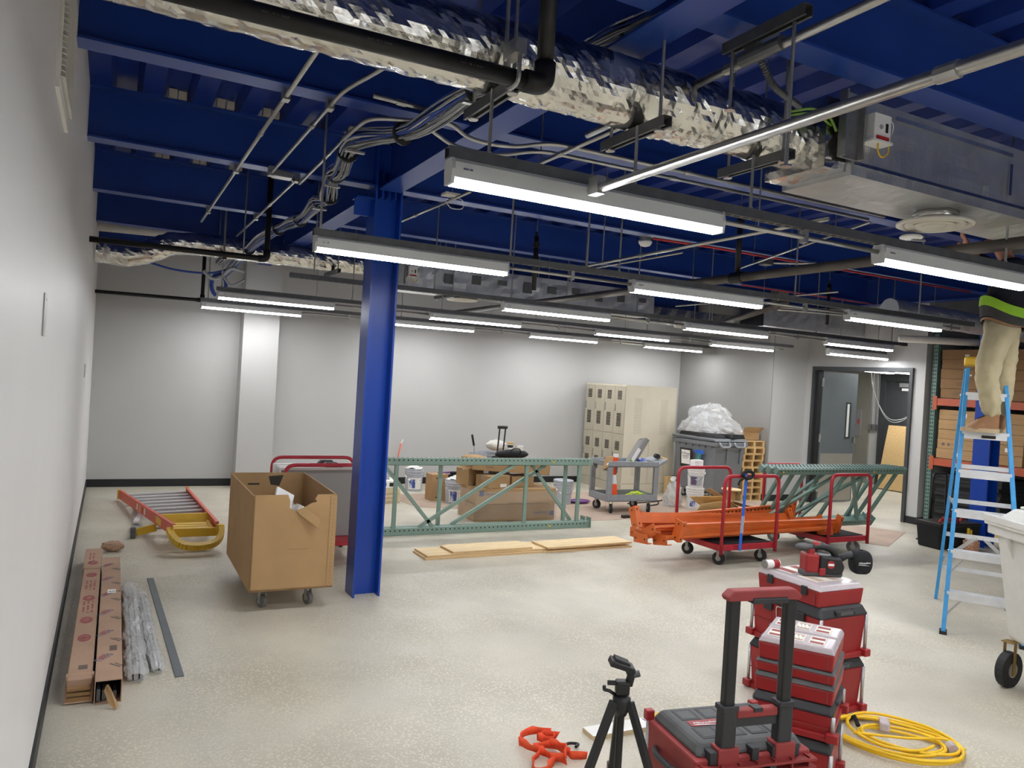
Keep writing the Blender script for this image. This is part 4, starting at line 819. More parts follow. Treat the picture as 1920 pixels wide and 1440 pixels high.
t = thing('spray_bottle', 'small jar with a tan lid standing on the right bucket', 'jar', (5.36, 10.18, .63)); obj('body', G().cyl((0, 0, 0), (0, 0, .1), .04), 'white_plastic', t); obj('lid', G().cyl((0, 0, .1), (0, 0, .13), .045), 'pine', t); obj('band', G().cyl((0, 0, .05), (0, 0, .09), .041), 'black_plastic', t)
t = thing('carton_small', 'small cream box standing on the rightmost bucket rim', 'box', (5.5, 10.15, .63)); obj('body', G().bb(-.05, -.03, 0, .05, .03, .07), 'off_white', t); obj('flap', G().bb(-.05, -.031, .07, .05, -.029, .09), 'paper', t)
t = thing('purple_tray', 'purple paint tray on the floor right of the long boxes', 'tray', (6.0, 9.2, .003)); obj('rim', G().tube([(.16 * math.cos(a), .1 * math.sin(a), .03) for a in [k * .3 for k in range(21)]], .012, 6, closed=True), 'purple', t); obj('base', G().lathe([(.001, 0), (.13, 0), (.15, .03)], n=20).xf(Matrix.Diagonal((1, .63, 1, 1))), 'purple', t)
t = thing('purple_tool', 'purple-handled roller resting behind the left bucket', 'tool', (4.2, 9.75, .36)); obj('handle', G().cyl((-.16, 0, 0), (.02, 0, .01), .014), 'purple', t); obj('roller', G().cyl((.03, 0, 0), (.2, 0, .0), .022), 'soft_black', t); obj('support', G().bb(-.1, -.02, -.36, .1, .02, -.02), 'soft_black', t)
t = thing('leaning_pole', 'thin orange pole leaning on the back wall behind the frame', 'pole', (3.75, 10.8, 0)); obj('shaft', G().cyl((0, 0, 0), (.25, .38, .62), .008), 'cone_orange', t); obj('tip', G().cyl((.25, .38, .62), (.28, .395, .68), .01), 'white_plastic', t)
# stack of tiles beside the frame
for k in range(7):
    o = obj('floor_tile', G().bb(-.22, -.18, 0, .22, .18, .024), 'mdf', bev=.002); o.location = (3.22 + .008 * math.sin(k * 2), 9.72 + .006 * math.cos(k * 3), .027 * k); o.rotation_euler.z = .02 * math.sin(k * 1.7); tag(o, 'cream tile in the stack behind the frame, %s from the floor' % ORD[k], 'tile', 'tile stack')
u = carton('white printed carton lying on the tile stack', (3.22, 9.72, .19), 3, (.4, .3, .1), 'paper', tape=False, grp=None)
g = G().bb(-.02, -.1515, .03, .03, -.1505, .07).bb(.07, -.1515, .02, .13, -.1505, .07).bb(-.13, -.1515, .04, -.06, -.1505, .06); obj('print', g, 'ink_black', u)
t = thing('paper_pile', 'grey folded sheet propped on the white carton', 'sheet', (3.2, 9.75, .292)); obj('panel', G().poly([(-.18, -.1, 0), (.12, -.1, 0), (.1, .12, .12), (-.16, .12, .12)], (0, -.004, .012)), 'wall_grey', t); obj('sheet_edge', G().bb(-.18, -.1, 0, .12, -.09, .012), 'paper', t)
# ------------------------------------------------------------------ utility cart with its load
t = thing('utility_cart', 'grey two-shelf plastic utility cart with black casters', 'utility cart', (6.30, 8.58, 0), -3)
def shelf(z, w, d, hh): return G().bb(-w, -d, z, w, d, z + .02).bb(-w, -d, z, w, -d + .03, z + hh).bb(-w, d - .03, z, w, d, z + hh).bb(-w, -d + .03, z, -w + .03, d - .03, z + hh).bb(w - .03, -d + .03, z, w, d - .03, z + hh)
obj('lower_shelf', shelf(.16, .40, .24, .09), 'cart_grey', t, bev=.006); o = obj('upper_shelf', shelf(.62, .40, .24, .075), 'cart_grey', t, bev=.006)
obj('handle', G().poly([(.40, -.24, .63), (.40, .24, .63), (.56, .2, .69), (.56, -.2, .69)], (0, 0, .04)), 'cart_grey', o, bev=.01)
for sx in (-1, 1):
    for sy in (-1, 1): obj('post', G().bb(sx * .40 - (.07 if sx > 0 else 0), sy * .24 - (.04 if sy > 0 else 0), .25, sx * .40 + (.07 if sx < 0 else 0), sy * .24 + (.04 if sy < 0 else 0), .62), 'cart_grey', t)
for sx in (-1, 1):
    for sy in (-1, 1): caster(t, sx * .30, sy * .18, .062, 20 * sy, 'rubber', .16)
t = thing('traffic_cone', 'orange traffic cone with white collar on the lower cart shelf', 'traffic cone', (6.07, 8.5, .182))
obj('cone', G().lathe([(.08, 0), (.08, .02), (.068, .025), (.02, .46), (.016, .47)], n=24), 'cone_orange', t, smooth=False); obj('collar', G().lathe([(.0505, .2), (.0375, .32)], n=24, cap=False), 'white_plastic', t, smooth=True); obj('base', G().bb(-.09, -.09, 0, .09, .09, .02), 'cone_orange', t, bev=.006)
t = thing('safety_vest', 'crumpled yellow-green safety vest on the lower cart shelf', 'vest', (6.47, 8.5, .182))
obj('cloth', G().grid(lambda u, v: ((u - .5) * .36, (v - .5) * .26, max(.002, .075 * math.sin(math.pi * u) ** .6 * math.sin(math.pi * v) ** .6 * (1 + .6 * noise.noise((u * 6, v * 5, 2))))), 24, 18), 'hi_vis', t, smooth=True); obj('stripe', G().grid(lambda u, v: ((u - .5) * .3, -.05 + v * .03, .004 + .075 * math.sin(math.pi * (.1 + .8 * u)) ** .6 * (1 + .6 * noise.noise(((.1 + .8 * u) * 6, .35 * 5, 2)))), 20, 3), 'alu_white', t, smooth=True)
t = thing('work_gloves', 'tan cardboard scrap hanging over the left end of the cart', 'scrap', (5.87, 8.46, .7)); obj('sheet', G().poly([(-.05, -.06, -.12), (.06, -.1, -.05), (.1, -.08, .06), (.0, -.04, .045)], (.0, .012, .004)), 'cardboard', t); obj('tape', G().poly([(0, -.075, -.06), (.05, -.09, -.02), (.03, -.085, .0), (-.01, -.07, -.05)], (0, -.004, 0)), 'paper', t)
t = thing('orange_tin', 'orange and white tub standing on the cart top', 'tub', (6.06, 8.46, .642)); obj('body', G().cyl((0, 0, 0), (0, 0, .1), .034), 'cone_orange', t); obj('lid', G().cyl((0, 0, .1), (0, 0, .14), .036), 'white_plastic', t)
t = thing('tool_bag', 'grey patterned bag leaning upright on the utility cart top', 'bag', (6.35, 8.56, .642))
g = G().grid(lambda u, v: ((u - .5) * .2 + v * .22, .05 * math.sin(math.pi * u) * (1 - .3 * v) - .02 + .012 * noise.noise((u * 8, v * 8, 1)), .33 * v + .02 * math.sin(math.pi * u)), 14, 16).grid(lambda u, v: ((u - .5) * .2 + v * .22, -.05 * math.sin(math.pi * u) * (1 - .3 * v) - .02, .33 * v + .02 * math.sin(math.pi * u)), 14, 16)
obj('body', g, 'wall_grey', t, smooth=True); obj('panel', G().box((.06, -.075, .13), (.05, .01, .2), Ry(35)), 'paper', t); obj('spot', G().box((.0, -.07, .05), (.06, .01, .05), Ry(35)), 'green_wire', t); obj('top_clip', G().box((.22, -.02, .32), (.1, .05, .03), Ry(-30)), 'galv_dark', t)
t = thing('power_tool', 'blue power tool body lying on the cart top', 'tool', (6.52, 8.5, .642)); obj('body', G().cyl((-.05, 0, .04), (.06, 0, .05), .04), 'label_blue', t); obj('handle', G().bb(-.02, -.02, 0, .02, .02, .08), 'black_plastic', t, bev=.004)
t = thing('cable_scrap', 'small coil of white wire on the cart top', 'wire', (6.6, 8.52, .642)); obj('loop', G().tube([(.05 * math.cos(a), .04 * math.sin(a), .02 + .012 * math.sin(3 * a)) for a in [k * .4 for k in range(16)]], .006, 6, closed=True), 'cable_white', t); obj('plug', G().bb(.04, -.01, 0, .08, .01, .02), 'black_plastic', t)
t = thing('mallet', 'black rubber mallet with wooden handle on the cart handle end', 'mallet', (6.78, 8.5, .695), -20); obj('head', G().cyl((0, -.05, .06), (0, .05, .06), .034, n=14), 'rubber', t); obj('handle', G().cyl((0, 0, .06), (.16, 0, .02), .012, n=10), 'pine', t)
# ------------------------------------------------------------------ lockers
t = thing('locker_bank', 'tan metal locker bank with louvred doors by the back wall', 'lockers', (7.24, 9.95, 0))
H_, DP, WD = 1.72, 1.03, 1.14
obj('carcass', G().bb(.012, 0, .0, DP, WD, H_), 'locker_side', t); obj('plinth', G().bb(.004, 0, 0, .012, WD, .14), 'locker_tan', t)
MDOOR = {}
def door_mesh(w, h):
    key = (round(w, 3), round(h, 3))
    return G().bb(0, 0, 0, .012, w - .006, h - .006)
lv = obj('louvre', G().poly([(-.001, 0, 0), (-.007, 0, .004), (-.001, 0, .017)], (0, .11, 0)), 'slot_dark'); LV = lv.data; bpy.data.objects.remove(lv)
cw = WD / 4
for c in range(4):
    for r_, (zz, hh, vents) in enumerate(((.15, .77, ((.16, 9), (.52, 6))), (.93, .77, ((.12, 9), (.55, 6))))):
        d = obj('door', door_mesh(cw, hh), 'locker_tan', t, bev=.002); d.location = (0, c * cw + .003, zz + .003)
        for (v0, nv) in vents:
            for q in range(nv): l_ = obj('louvre', LV, 0, d); l_.location = (0, cw / 2 - .055, v0 + q * .024)
        obj('handle', G().bb(-.012, cw - .045, .36, 0, cw - .02, .48), 'galv', d, bev=.003); obj('number_plate', G().bb(-.002, cw / 2 - .02, hh - .05, 0, cw / 2 + .02, hh - .035), 'alu', d)
for (px, z0_, n) in ((.2, .95, 24), (.72, .95, 24), (.2, .28, 20), (.72, .28, 20)):
    g = G()
    for i in range(n):
        for j in range(7): g.bb(px + j * .021, -.0008, z0_ + i * .024, px + j * .021 + .007, 0, z0_ + i * .024 + .007)
    obj('perforation', g, 'slot_dark', t)['kind'] = 'stuff'
obj('seam', G().bb(.02, -.0008, .145, DP, 0, .149).bb(.512, -.0008, .15, .515, 0, .86), 'slot_dark', t)
# ------------------------------------------------------------------ e-waste bin
EB = T(8.47, 9.33, 0) @ Rz(3)
t = thing('waste_bin', 'large grey wheeled e-waste bin with lid handles', 'waste bin', M=EB)
obj('body', G().frus(.14, .56, .80, .88, .66, .90), 'bin_grey', t, bev=.03, seg=3)
obj('rim', G().bb(-.355, -.475, .86, .355, .475, .93), 'bin_grey', t, bev=.015); l_ = obj('lid', G().poly([(-.36, -.48, .94), (.36, -.48, .94), (.33, -.44, .985), (-.33, -.44, .985)], (0, .95, 0)), 'bin_grey', t, bev=.012)
for hx in (-.28, .04): obj('lid_handle', G().tube(fil([(hx, -.48, .93), (hx + .02, -.52, .86), (hx + .20, -.52, .86), (hx + .22, -.48, .93)], .04), .016, 8), 'cart_grey', l_, smooth=True)
obj('lid_seam', G().bb(-.362, -.46, .955, -.358, .46, .962), 'slot_dark', l_)
for hx in (-.08, .2): obj('rib', G().bb(hx, -.462, .6, hx + .012, -.425, .86), 'bin_grey', t)
for k in range(6): obj('lug', G().bb(-.36, -.4 + k * .14, .835, -.325, -.38 + k * .14, .86), 'bin_grey', t)
for cx, cy in ((-.2, -.3), (.2, -.3), (-.2, .3), (.2, .3)): caster(t, cx, cy, .06, 15, 'rubber', .14)
q_ = Ry(-3.9); SM = T(-.3345, 0, .85) @ Matrix(((0, 0, -1, 0), (-1, 0, 0, 0), (0, 1, 0, 0), (0, 0, 0, 1)))   # local x runs towards -y, y up, z outward
SM = T(-.318, 0, .0) @ Matrix.Rotation(math.radians(-3.9), 4, 'Y') @ T(-.012, 0, 0) @ Matrix(((0, 0, -1, 0), (-1, 0, 0, 0), (0, 1, 0, 0), (0, 0, 0, 1)))
sg = obj('notice', G().bb(-.24, .49, 0, .02, .79, .004).xf(SM), 'black_plastic', t); obj('notice_sheet', G().bb(-.21, .54, .004, -.02, .76, .006).xf(SM), 'paper', sg)
tx_ = text('E-Waste', .05, 'ink_black', sg, (-.115, .69, .0065), (1, 0, 0), (0, 1, 0), 'lettering', align='CENTER'); tx_.data.transform(SM)
obj('printed_lines', G().bb(-.19, .665, .006, -.04, .674, .0066).bb(-.18, .645, .006, -.05, .652, .0066).bb(-.18, .625, .006, -.06, .631, .0066).xf(SM), 'ink_grey', sg)
obj('tape', G().bb(.09, .73, 0, .27, .79, .004).xf(SM), 'blue_strap', t); obj('tape', G().bb(.09, .46, 0, .27, .52, .004).xf(SM), 'blue_strap', t); obj('tape', G().bb(.13, .52, 0, .22, .73, .003).xf(SM), 'green_tape', t)
def dome(label, loc, s, m, seed, grp=None, amp=.25, name='plastic_bag', fl=.0):
    t = thing(name, label, 'bag', loc, 17, grp)
    obj('film', G().grid(lambda u, v: (lambda a, b, k: (s[0] * math.cos(a) * math.sin(b) * k, s[1] * math.sin(a) * math.sin(b) * k, max(fl, s[2] * math.cos(b) * k)))(2 * math.pi * u, math.pi * .5 * v + .001, 1 + amp * noise.noise((math.cos(2 * math.pi * u) * 2.2, math.sin(2 * math.pi * u) * 2.2, v * 4 + seed)) + amp * .4 * noise.noise((math.cos(2 * math.pi * u) * 7, math.sin(2 * math.pi * u) * 7, v * 12 + seed))), 44, 20, cu=True), m, t); return t
b = dome('big clear plastic bag heaped on the e-waste bin', (8.46, 9.34, 1.055), (.40, .46, .42), 'clear_bag', 3)
obj('contents', G().grid(lambda u, v: (lambda a, b_, k: (.30 * math.cos(a) * math.sin(b_) * k, .34 * math.sin(a) * math.sin(b_) * k, .25 * math.cos(b_) * k))(2 * math.pi * u, math.pi * .5 * v + .001, 1 + .5 * noise.noise((math.cos(2 * math.pi * u) * 3, math.sin(2 * math.pi * u) * 3, v * 5))), 30, 12, cu=True), 'plastic_wrap', b)
for k, (c, s, r, lab) in enumerate([((8.45, 9.5, .985), (.5, .5, .075), 5, 'black plastic tray lying on the e-waste bin lid'), ((8.3, 9.1, .985), (.26, .4, .05), 8, 'flat black panel at the left end of the e-waste bin lid'), ((8.62, 9.06, .985), (.36, .34, .07), 12, 'black plastic tray at the right end of the e-waste bin lid')]):
    t = thing('black_tray', lab, 'tray', c, r, 'black trays on the bin'); obj('shell', G().frus(0, s[0], s[1], s[2], s[0] * .92, s[1] * .9), 'black_plastic', t, bev=.008); obj('rim', G().bb(-s[0] / 2, -s[1] / 2, 0, s[0] / 2, s[1] / 2, .012), 'black_plastic', t)
# pallets behind the bin
def pallet(label, loc, rz, w=1.0, d=.62, grp='stacked wooden pallets'):
    t = thing('wooden_pallet', label, 'pallet', loc, rz, grp)
    for k in range(3): obj('stringer', G().bb(-w / 2, -d / 2 + k * (d / 2 - .02), .014, w / 2, -d / 2 + .04 + k * (d / 2 - .02), .09), 'pine', t)
    for k in range(6): x0 = -w / 2 + k * (w - .09) / 5; obj('deck_board', G().bb(x0, -d / 2, .09, x0 + .09, d / 2, .104), 'pine', t)
    for k in range(3): x0 = -w / 2 + k * (w - .09) / 2; obj('base_board', G().bb(x0, -d / 2, 0, x0 + .09, d / 2, .014), 'pine', t)
for k in range(9): pallet('wooden pallet stacked behind the e-waste bin, %s from the floor' % ORD[k], (9.10 + .006 * math.sin(k * 2.1), 9.46 + .01 * math.cos(k * 1.3), .106 * k), 90 + .5 * math.sin(k), .93, .43)
t = thing('cardboard_box', 'open cardboard box on top of the pallet stack', 'cardboard box', (9.1, 9.3, .955), 4); a, b, h = .2, .2, .12
for gg in (G().bb(-a, -b, 0, a, -b + .005, h), G().bb(-a, b - .005, 0, a, b, h), G().bb(-a, -b, 0, -a + .005, b, h), G().bb(a - .005, -b, 0, a, b, h)): obj('side_panel', gg, 'cardboard', t)
obj('base_panel', G().bb(-a, -b, 0, a, b, .005), 'cardboard_in', t); obj('flap', G().poly([(-a, -b, h), (a, -b, h), (a + .04, -b - .05, h + .09), (-a, -b - .05, h + .09)], (0, .005, 0)), 'cardboard', t)
b1 = bucket('white joint compound bucket with purple print, lower of two by the bin', (7.52, 8.52, 0), .125, .30, 'bucket_white', lid='bucket_white', lab='paper', grp='compound buckets', side=-125)
text('POWERGRIP', .036, 'purple_print', b1, (-.165, -.09, .17), (.82, -.57, 0), (0, 0, 1), 'lettering')
b2 = bucket('white joint compound bucket with purple lid, upper of two by the bin', (7.52, 8.52, .312), .122, .29, 'bucket_white', lid='purple', lab='bucket_grey', grp='compound buckets', side=-125)
t = thing('paper_block', 'white paper block lying on the upper compound bucket', 'paper', (7.52, 8.52, .612)); obj('stack', G().bb(-.08, -.05, 0, .08, .05, .09), 'paper', t, bev=.004); obj('sheet', G().bb(-.07, -.04, .09, .07, .04, .094), 'off_white', t)
b = dome('clear plastic bag of trash tied at the top beside the compound buckets', (7.34, 8.78, .0), (.15, .13, .34), 'plastic_wrap', 8, amp=.3); obj('neck', G().tube([(0, 0, .28), (.02, 0, .36), (-.02, 0, .4)], .03, 8, rs=[.04, .018, .05]), 'plastic_wrap', b); obj('contents', G().lathe([(.12, .01), (.13, .1), (.08, .2), (.01, .22)], n=14), 'foam', b)
t = thing('metal_rails', 'bright aluminium rail lying on the floor left of the orange beams', 'metal rail', (5.98, 8.06, .003), 4); obj('rail', G().bb(0, -.02, 0, 2.2, .02, .03).bb(0, .03, 0, 2.3, .06, .02), 'alu_white', t); obj('end_clip', G().bb(-.05, -.03, 0, .06, .03, .035), 'black_plastic', t)
for k, (x0, y0, x1, y1) in enumerate([(6.7, 9.0, 8.0, 9.5), (6.9, 8.8, 7.4, 9.2)]):
    o = obj('floor_cable', G().tube(smooth_path([(x0, y0, .012), ((x0 + x1) / 2, (y0 + y1) / 2 - .12, .012), (x1, y1, .012)]), .009, 6), 'rubber', smooth=True); tag(o, ['long black cable on the floor before the lockers', 'short black cable on the floor right of the utility cart'][k], 'cable')
o = obj('door_stop_block', G().bb(7.95, 9.15, 0, 8.1, 9.25, .28), 'pine'); o.location = (.1, .62, 0); tag(o, 'pale timber offcut standing between lockers and bin', 'timber')
# wooden cable reel and flattened cardboard
t = thing('cable_reel', 'empty wooden cable spool on the cardboard pile', 'cable reel', (8.0, 8.30, .03)); obj('lower_flange', G().cyl((0, 0, 0), (0, 0, .016), .14, n=28), 'plywood', t); obj('core', G().cyl((0, 0, .016), (0, 0, .27), .065, n=20), 'cardboard', t); f_ = obj('upper_flange', G().cyl((0, 0, .27), (0, 0, .286), .14, n=28), 'plywood', t); obj('hub_hole', G().cyl((0, 0, .2861), (0, 0, .2868), .022, n=14), 'slot_dark', f_)
random.seed(11)
sheets = [((7.55, 7.75, .012), (.9, .6), 10, 0), ((7.7, 7.8, .03), (.8, .5), -25, 6), ((7.25, 7.75, .17), (.8, .45), 20, 24), ((7.45, 7.7, .2), (.75, .42), -40, 30), ((7.9, 7.75, .13), (.85, .5), -15, 14), ((8.45, 8.1, .06), (.9, .7), 20, 6), ((7.0, 7.6, .16), (.6, .4), 60, 28)]
for k, (c, s, r, tl) in enumerate(sheets):
    o = obj('flat_cardboard', G().grid(lambda u, v: ((u - .5) * s[0], (v - .5) * s[1], .012 * noise.noise((u * 4, v * 4, k))), 8, 6), 'cardboard' if k % 2 else 'pine'); o.modifiers.new('thick', 'SOLIDIFY').thickness = .006
    o.location = c; o.rotation_euler = (math.radians(-tl * .4), math.radians(tl), math.radians(r)); tag(o, 'flattened cardboard sheet in the heap behind the orange beams, %s laid' % ORD[k], 'cardboard', 'flattened cardboard heap')
t = thing('black_sheet', 'dark plastic sheet crumpled among the flattened cardboard', 'sheet', (7.6, 7.45, .04)); obj('sheet', G().grid(lambda u, v: ((u - .5) * .6, (v - .5) * .3, .06 * math.sin(math.pi * u) + .03 * noise.noise((u * 6, v * 6, 0))), 14, 8), 'soft_black', t); obj('fold', G().bb(-.2, -.1, -.03, .2, -.08, .02), 'soft_black', t)
# ------------------------------------------------------------------ red platform carts with orange beams and green frames
def platform(label, loc, x0, x1, y0, y1, rz=0, wm='rubber'):
    t = thing('platform_cart', label, 'platform cart', loc, rz, 'red platform carts')
    zf = .155
    obj('frame', G().bb(x0, y0, zf, x1, y0 + .035, zf + .055).bb(x0, y1 - .035, zf, x1, y1, zf + .055).bb(x0, y0 + .035, zf, x0 + .035, y1 - .035, zf + .055).bb(x1 - .035, y0 + .035, zf, x1, y1 - .035, zf + .055), 'cart_red', t, bev=.003)
    obj('deck_mat', G().bb(x0 + .03, y0 + .03, zf + .035, x1 - .03, y1 - .03, zf + .062), 'soft_black', t)
    for yy in (y0 - .012, y1 + .012): obj('rail', G().tube(fil([(x0 + .01, yy, zf - .03), (x0 + .01, yy, .885), (x1 - .01, yy, .885), (x1 - .01, yy, zf - .03)], .085, 6), .0175, 14), 'cart_red', t, smooth=True)
    for cx in (x0 + .09, x1 - .09):
        for cy in (y0 + .1, y1 - .1): caster(t, cx, cy, .062 if wm == 'rubber' else .07, 25, wm, zf)
    return t
platform('red platform cart loaded with orange beams and a blue strap', (5.68, 5.62, 0), -.37, .37, 0, .66)
def obeam(label, p, q, roll=0, holes=False, wz=.11):
    p = Vector(p); q = Vector(q); L_ = (q - p).length; d = (q - p).normalized(); yaw = math.degrees(math.atan2(d.y, d.x)); pit = -math.degrees(math.asin(d.z))
    t = thing('rack_beam', label, 'rack beam', M=T(*p) @ Rz(yaw) @ Ry(pit) @ Rx(roll), group='orange rack beams')
    obj('tube', G().sweep([(-.022, -wz / 2), (.022, -wz / 2), (.022, wz / 2 - .035), (.006, wz / 2 - .035), (.006, wz / 2), (-.022, wz / 2)], (.03, 0, 0), (L_ - .03, 0, 0)), 'rack_orange', t, bev=.002)
    for k, xx in enumerate((0, L_)):
        s = 1 if k == 0 else -1
        e = obj('end_bracket', G().bb(xx - .004, -.06, -.105, xx + .004, .03, .105).bb(min(xx, xx + s * .055), -.064, -.105, max(xx, xx + s * .055), -.056, .105), 'rack_orange', t)
        obj('rivets', G().cyl((xx - s * .004, -.02, .07), (xx - s * .01, -.02, .07), .007, n=8).cyl((xx - s * .004, -.02, -.07), (xx - s * .01, -.02, -.07), .007, n=8).bb(min(xx, xx + s * .055) + .02, -.0645, .06, min(xx, xx + s * .055) + .032, -.0638, .08).bb(min(xx, xx + s * .055) + .02, -.0645, -.08, min(xx, xx + s * .055) + .032, -.0638, -.06), 'hole_dark', e)
    if holes:
        g = G()
        for k in range(34): g.bb(.3 + k * .055, -.0226, .02, .3 + k * .055 + .02, -.0221, .04)
        obj('holes', g, 'hole_dark', t)['kind'] = 'stuff'
    return t
obeam('orange rack beam lowest at the front of the pile', (4.72, 5.80, .27), (6.95, 5.78, .285), 80)
obeam('orange rack beam lowest in the middle of the pile', (4.60, 5.94, .265), (7.20, 5.95, .27), 85)
obeam('orange rack beam lowest at the back of the pile', (4.66, 6.08, .28), (7.05, 6.12, .28), 90)
obeam('orange rack beam upper front with a large end bracket', (4.86, 5.74, .36), (7.24, 5.86, .315), 15)
obeam('orange rack beam second layer with tilted end bracket', (4.62, 5.86, .345), (7.05, 6.0, .335), 60)
obeam('orange rack beam with its end bracket sticking up at the left', (4.55, 6.02, .43), (6.6, 5.95, .375), -25)
obeam('orange rack beam on top at the back with a row of holes', (4.74, 6.12, .37), (6.85, 6.16, .44), 8, True)
t = thing('ratchet_strap', 'blue strap hanging down from the near rail of the beam cart', 'strap', (5.57, 5.585, 0))
obj('webbing', G().bar((0, 0, .87), (-.035, -.005, .16), .034, .004, (0, 1, 0)), 'blue_strap', t); obj('webbing_wrap', G().tube(fil([(-.02, -.02, .87), (-.02, .0, .92), (.02, .02, .92), (.02, .04, .86)], .02), .012, 6), 'blue_strap', t)
obj('clear_label', G().bar((-.018, -.006, .5), (-.026, -.006, .33), .038, .004, (0, 1, 0)), 'plastic_wrap', t)
obj('buckle', G().tube([(.07 * math.cos(a), -.02, .905 + .035 * math.sin(a)) for a in [k * .45 for k in range(14)]], .016, 8, closed=True), 'soft_black', t); obj('hook', G().tube(fil([(-.05, -.01, .86), (-.09, 0, .84), (-.1, 0, .80)], .02), .01, 6), 'black_plastic', t)
platform('red platform cart holding leaning green rack frames', (7.17, 5.66, 0), -.32, .32, 0, .92, wm='rubber_grey')
for k, dy in enumerate((0, .085, .17)):
    M = T(0 + .03 * k, 6.20 + dy, .222) @ Rx(32)
    rack_frame('green rack frame leaning on the red cart, %s' % ['nearest of the three', 'middle of the three', 'farthest of the three'][k], 6.15 - .05 * k, 8.20 - .04 * k, .86, [(6.6, 7.25, 8.1), (6.5, 8.0), (6.4, 7.0, 7.9)][k], [((7.15, 6.3), (7.35, 7.95)), ((7.0, 6.4), (7.75, 6.75)), ((7.5, 7.1), (7.7, 7.95))][k], 'rack_teal', M, grp='leaning rack frames')
# ================================================================== DOUBLE DOOR AND CORRIDOR
t = struct('door_1_frame', G().bb(10.085, 7.05, 0, 10.285, 7.10, 2.20).bb(10.085, 8.76, 0, 10.285, 8.81, 2.20).bb(10.085, 7.10, 2.14, 10.285, 8.76, 2.20), 'frame_dark')
def leaf(name, hinge_y, y0, lite=True):
    d = struct(name, G().bb(10.22, y0, .015, 11.05, y0 + .045, 2.13), 'door_grey')
    obj('kick_plate', G().bb(10.25, y0 - .004, .03, 11.02, y0, .80), 'steel_plate', d)
    for zz in (.25, 1.05, 1.95): obj('hinge', G().bb(10.185, y0 - .012, zz - .07, 10.235, y0 + .02, zz + .07), 'chrome', d)
    l_ = obj('lite_frame', G().bb(10.80, y0 - .008, 1.05, 10.92, y0, 1.65), 'frame_dark', d); obj('lite_glass', G().bb(10.82, y0 - .011, 1.08, 10.87, y0 - .008, 1.62), 'white_plastic', l_)
    obj('handle', G().bb(10.97, y0 - .05, .98, 10.995, y0, 1.08), 'chrome', d)
    return d
leaf('door_1', 8.76, 8.70); leaf('door_2', 7.10, 7.11)
obj('stop_edge', G().bb(10.12, 8.70, 0, 10.2, 8.76, 2.14), 'black_plastic', t)
t = struct('door_3_frame', G().bb(13.80, 10.22, 0, 13.9, 10.34, 2.25).bb(13.80, 9.1, 0, 13.9, 9.22, 2.25).bb(13.80, 9.22, 2.12, 13.9, 10.22, 2.25), 'frame_dark')
d = struct('door_3', G().bb(13.84, 9.22, .01, 13.89, 10.22, 2.12), 'frame_dark'); obj('closer', G().bb(13.78, 9.55, 2.0, 13.84, 9.9, 2.08), 'alu', d); obj('closer_arm', G().bar((13.8, 9.6, 2.1), (13.8, 10.0, 2.1), .02, .01), 'chrome', d); obj('sign', G().bb(13.832, 9.6, 1.93, 13.84, 9.88, 1.98), 'paper', d)
o = struct('trim_1', G().bb(13.86, 10.60, 0, 13.9, 11.4, 2.75), 'steel_plate'); p_ = obj('call_panel', G().bb(13.85, 10.78, .95, 13.86, 10.90, 1.5), 'alu', o); obj('red_mark', G().bb(13.845, 10.8, 1.2, 13.85, 10.87, 1.3), 'ink_red', p_)
for k, yy in enumerate((10.56, 10.46)):
    t = thing('wall_conduit', 'vertical conduit with outlet box in the corridor, %s' % ('left one' if k == 0 else 'right one'), 'conduit', (13.88, yy, 0), 0, 'corridor conduits'); obj('tube', G().cyl((0, 0, 1.2), (0, 0, 2.6), .012), 'emt', t); obj('box', G().bb(-.04, -.04, 1.1, .02, .04, 1.22), 'galv', t)
t = thing('hanging_wires', 'white cables looping down from the corridor ceiling', 'cables', (0, 0, 0))
for k in range(2): obj('wire', G().tube(smooth_path([(12.3, 9.45, 2.7), (12.35, 9.4, 1.95), (12.6, 9.3, 1.45 - .03 * k), (12.85, 9.2, 1.38 - .04 * k), (13.1, 9.1, 1.55), (13.2, 8.95, 2.0), (13.25, 8.9, 2.7)]), .006, 6), 'cable_white', t, smooth=True)
for k in range(3):
    o = obj('plywood_sheet', G().poly([(0, 0, 0), (0, -.6, 0), (0, -.6, 1.25), (0, 0, 1.25)], (.02, 0, 0)), 'pine' if k < 2 else 'plywood'); o.location = (13.2 + .03 * k, 9.75 - .12 * k * 0, 0.03); o.rotation_euler = (0, math.radians(12), 0); o.location.x = 13.3 + .035 * k; o.location.z = .02
    o.location.y = 9.92 - .05 * k; tag(o, 'plywood sheet leaning by the corridor door, %s' % ['front sheet', 'middle sheet', 'back sheet'][k], 'plywood', 'corridor plywood')
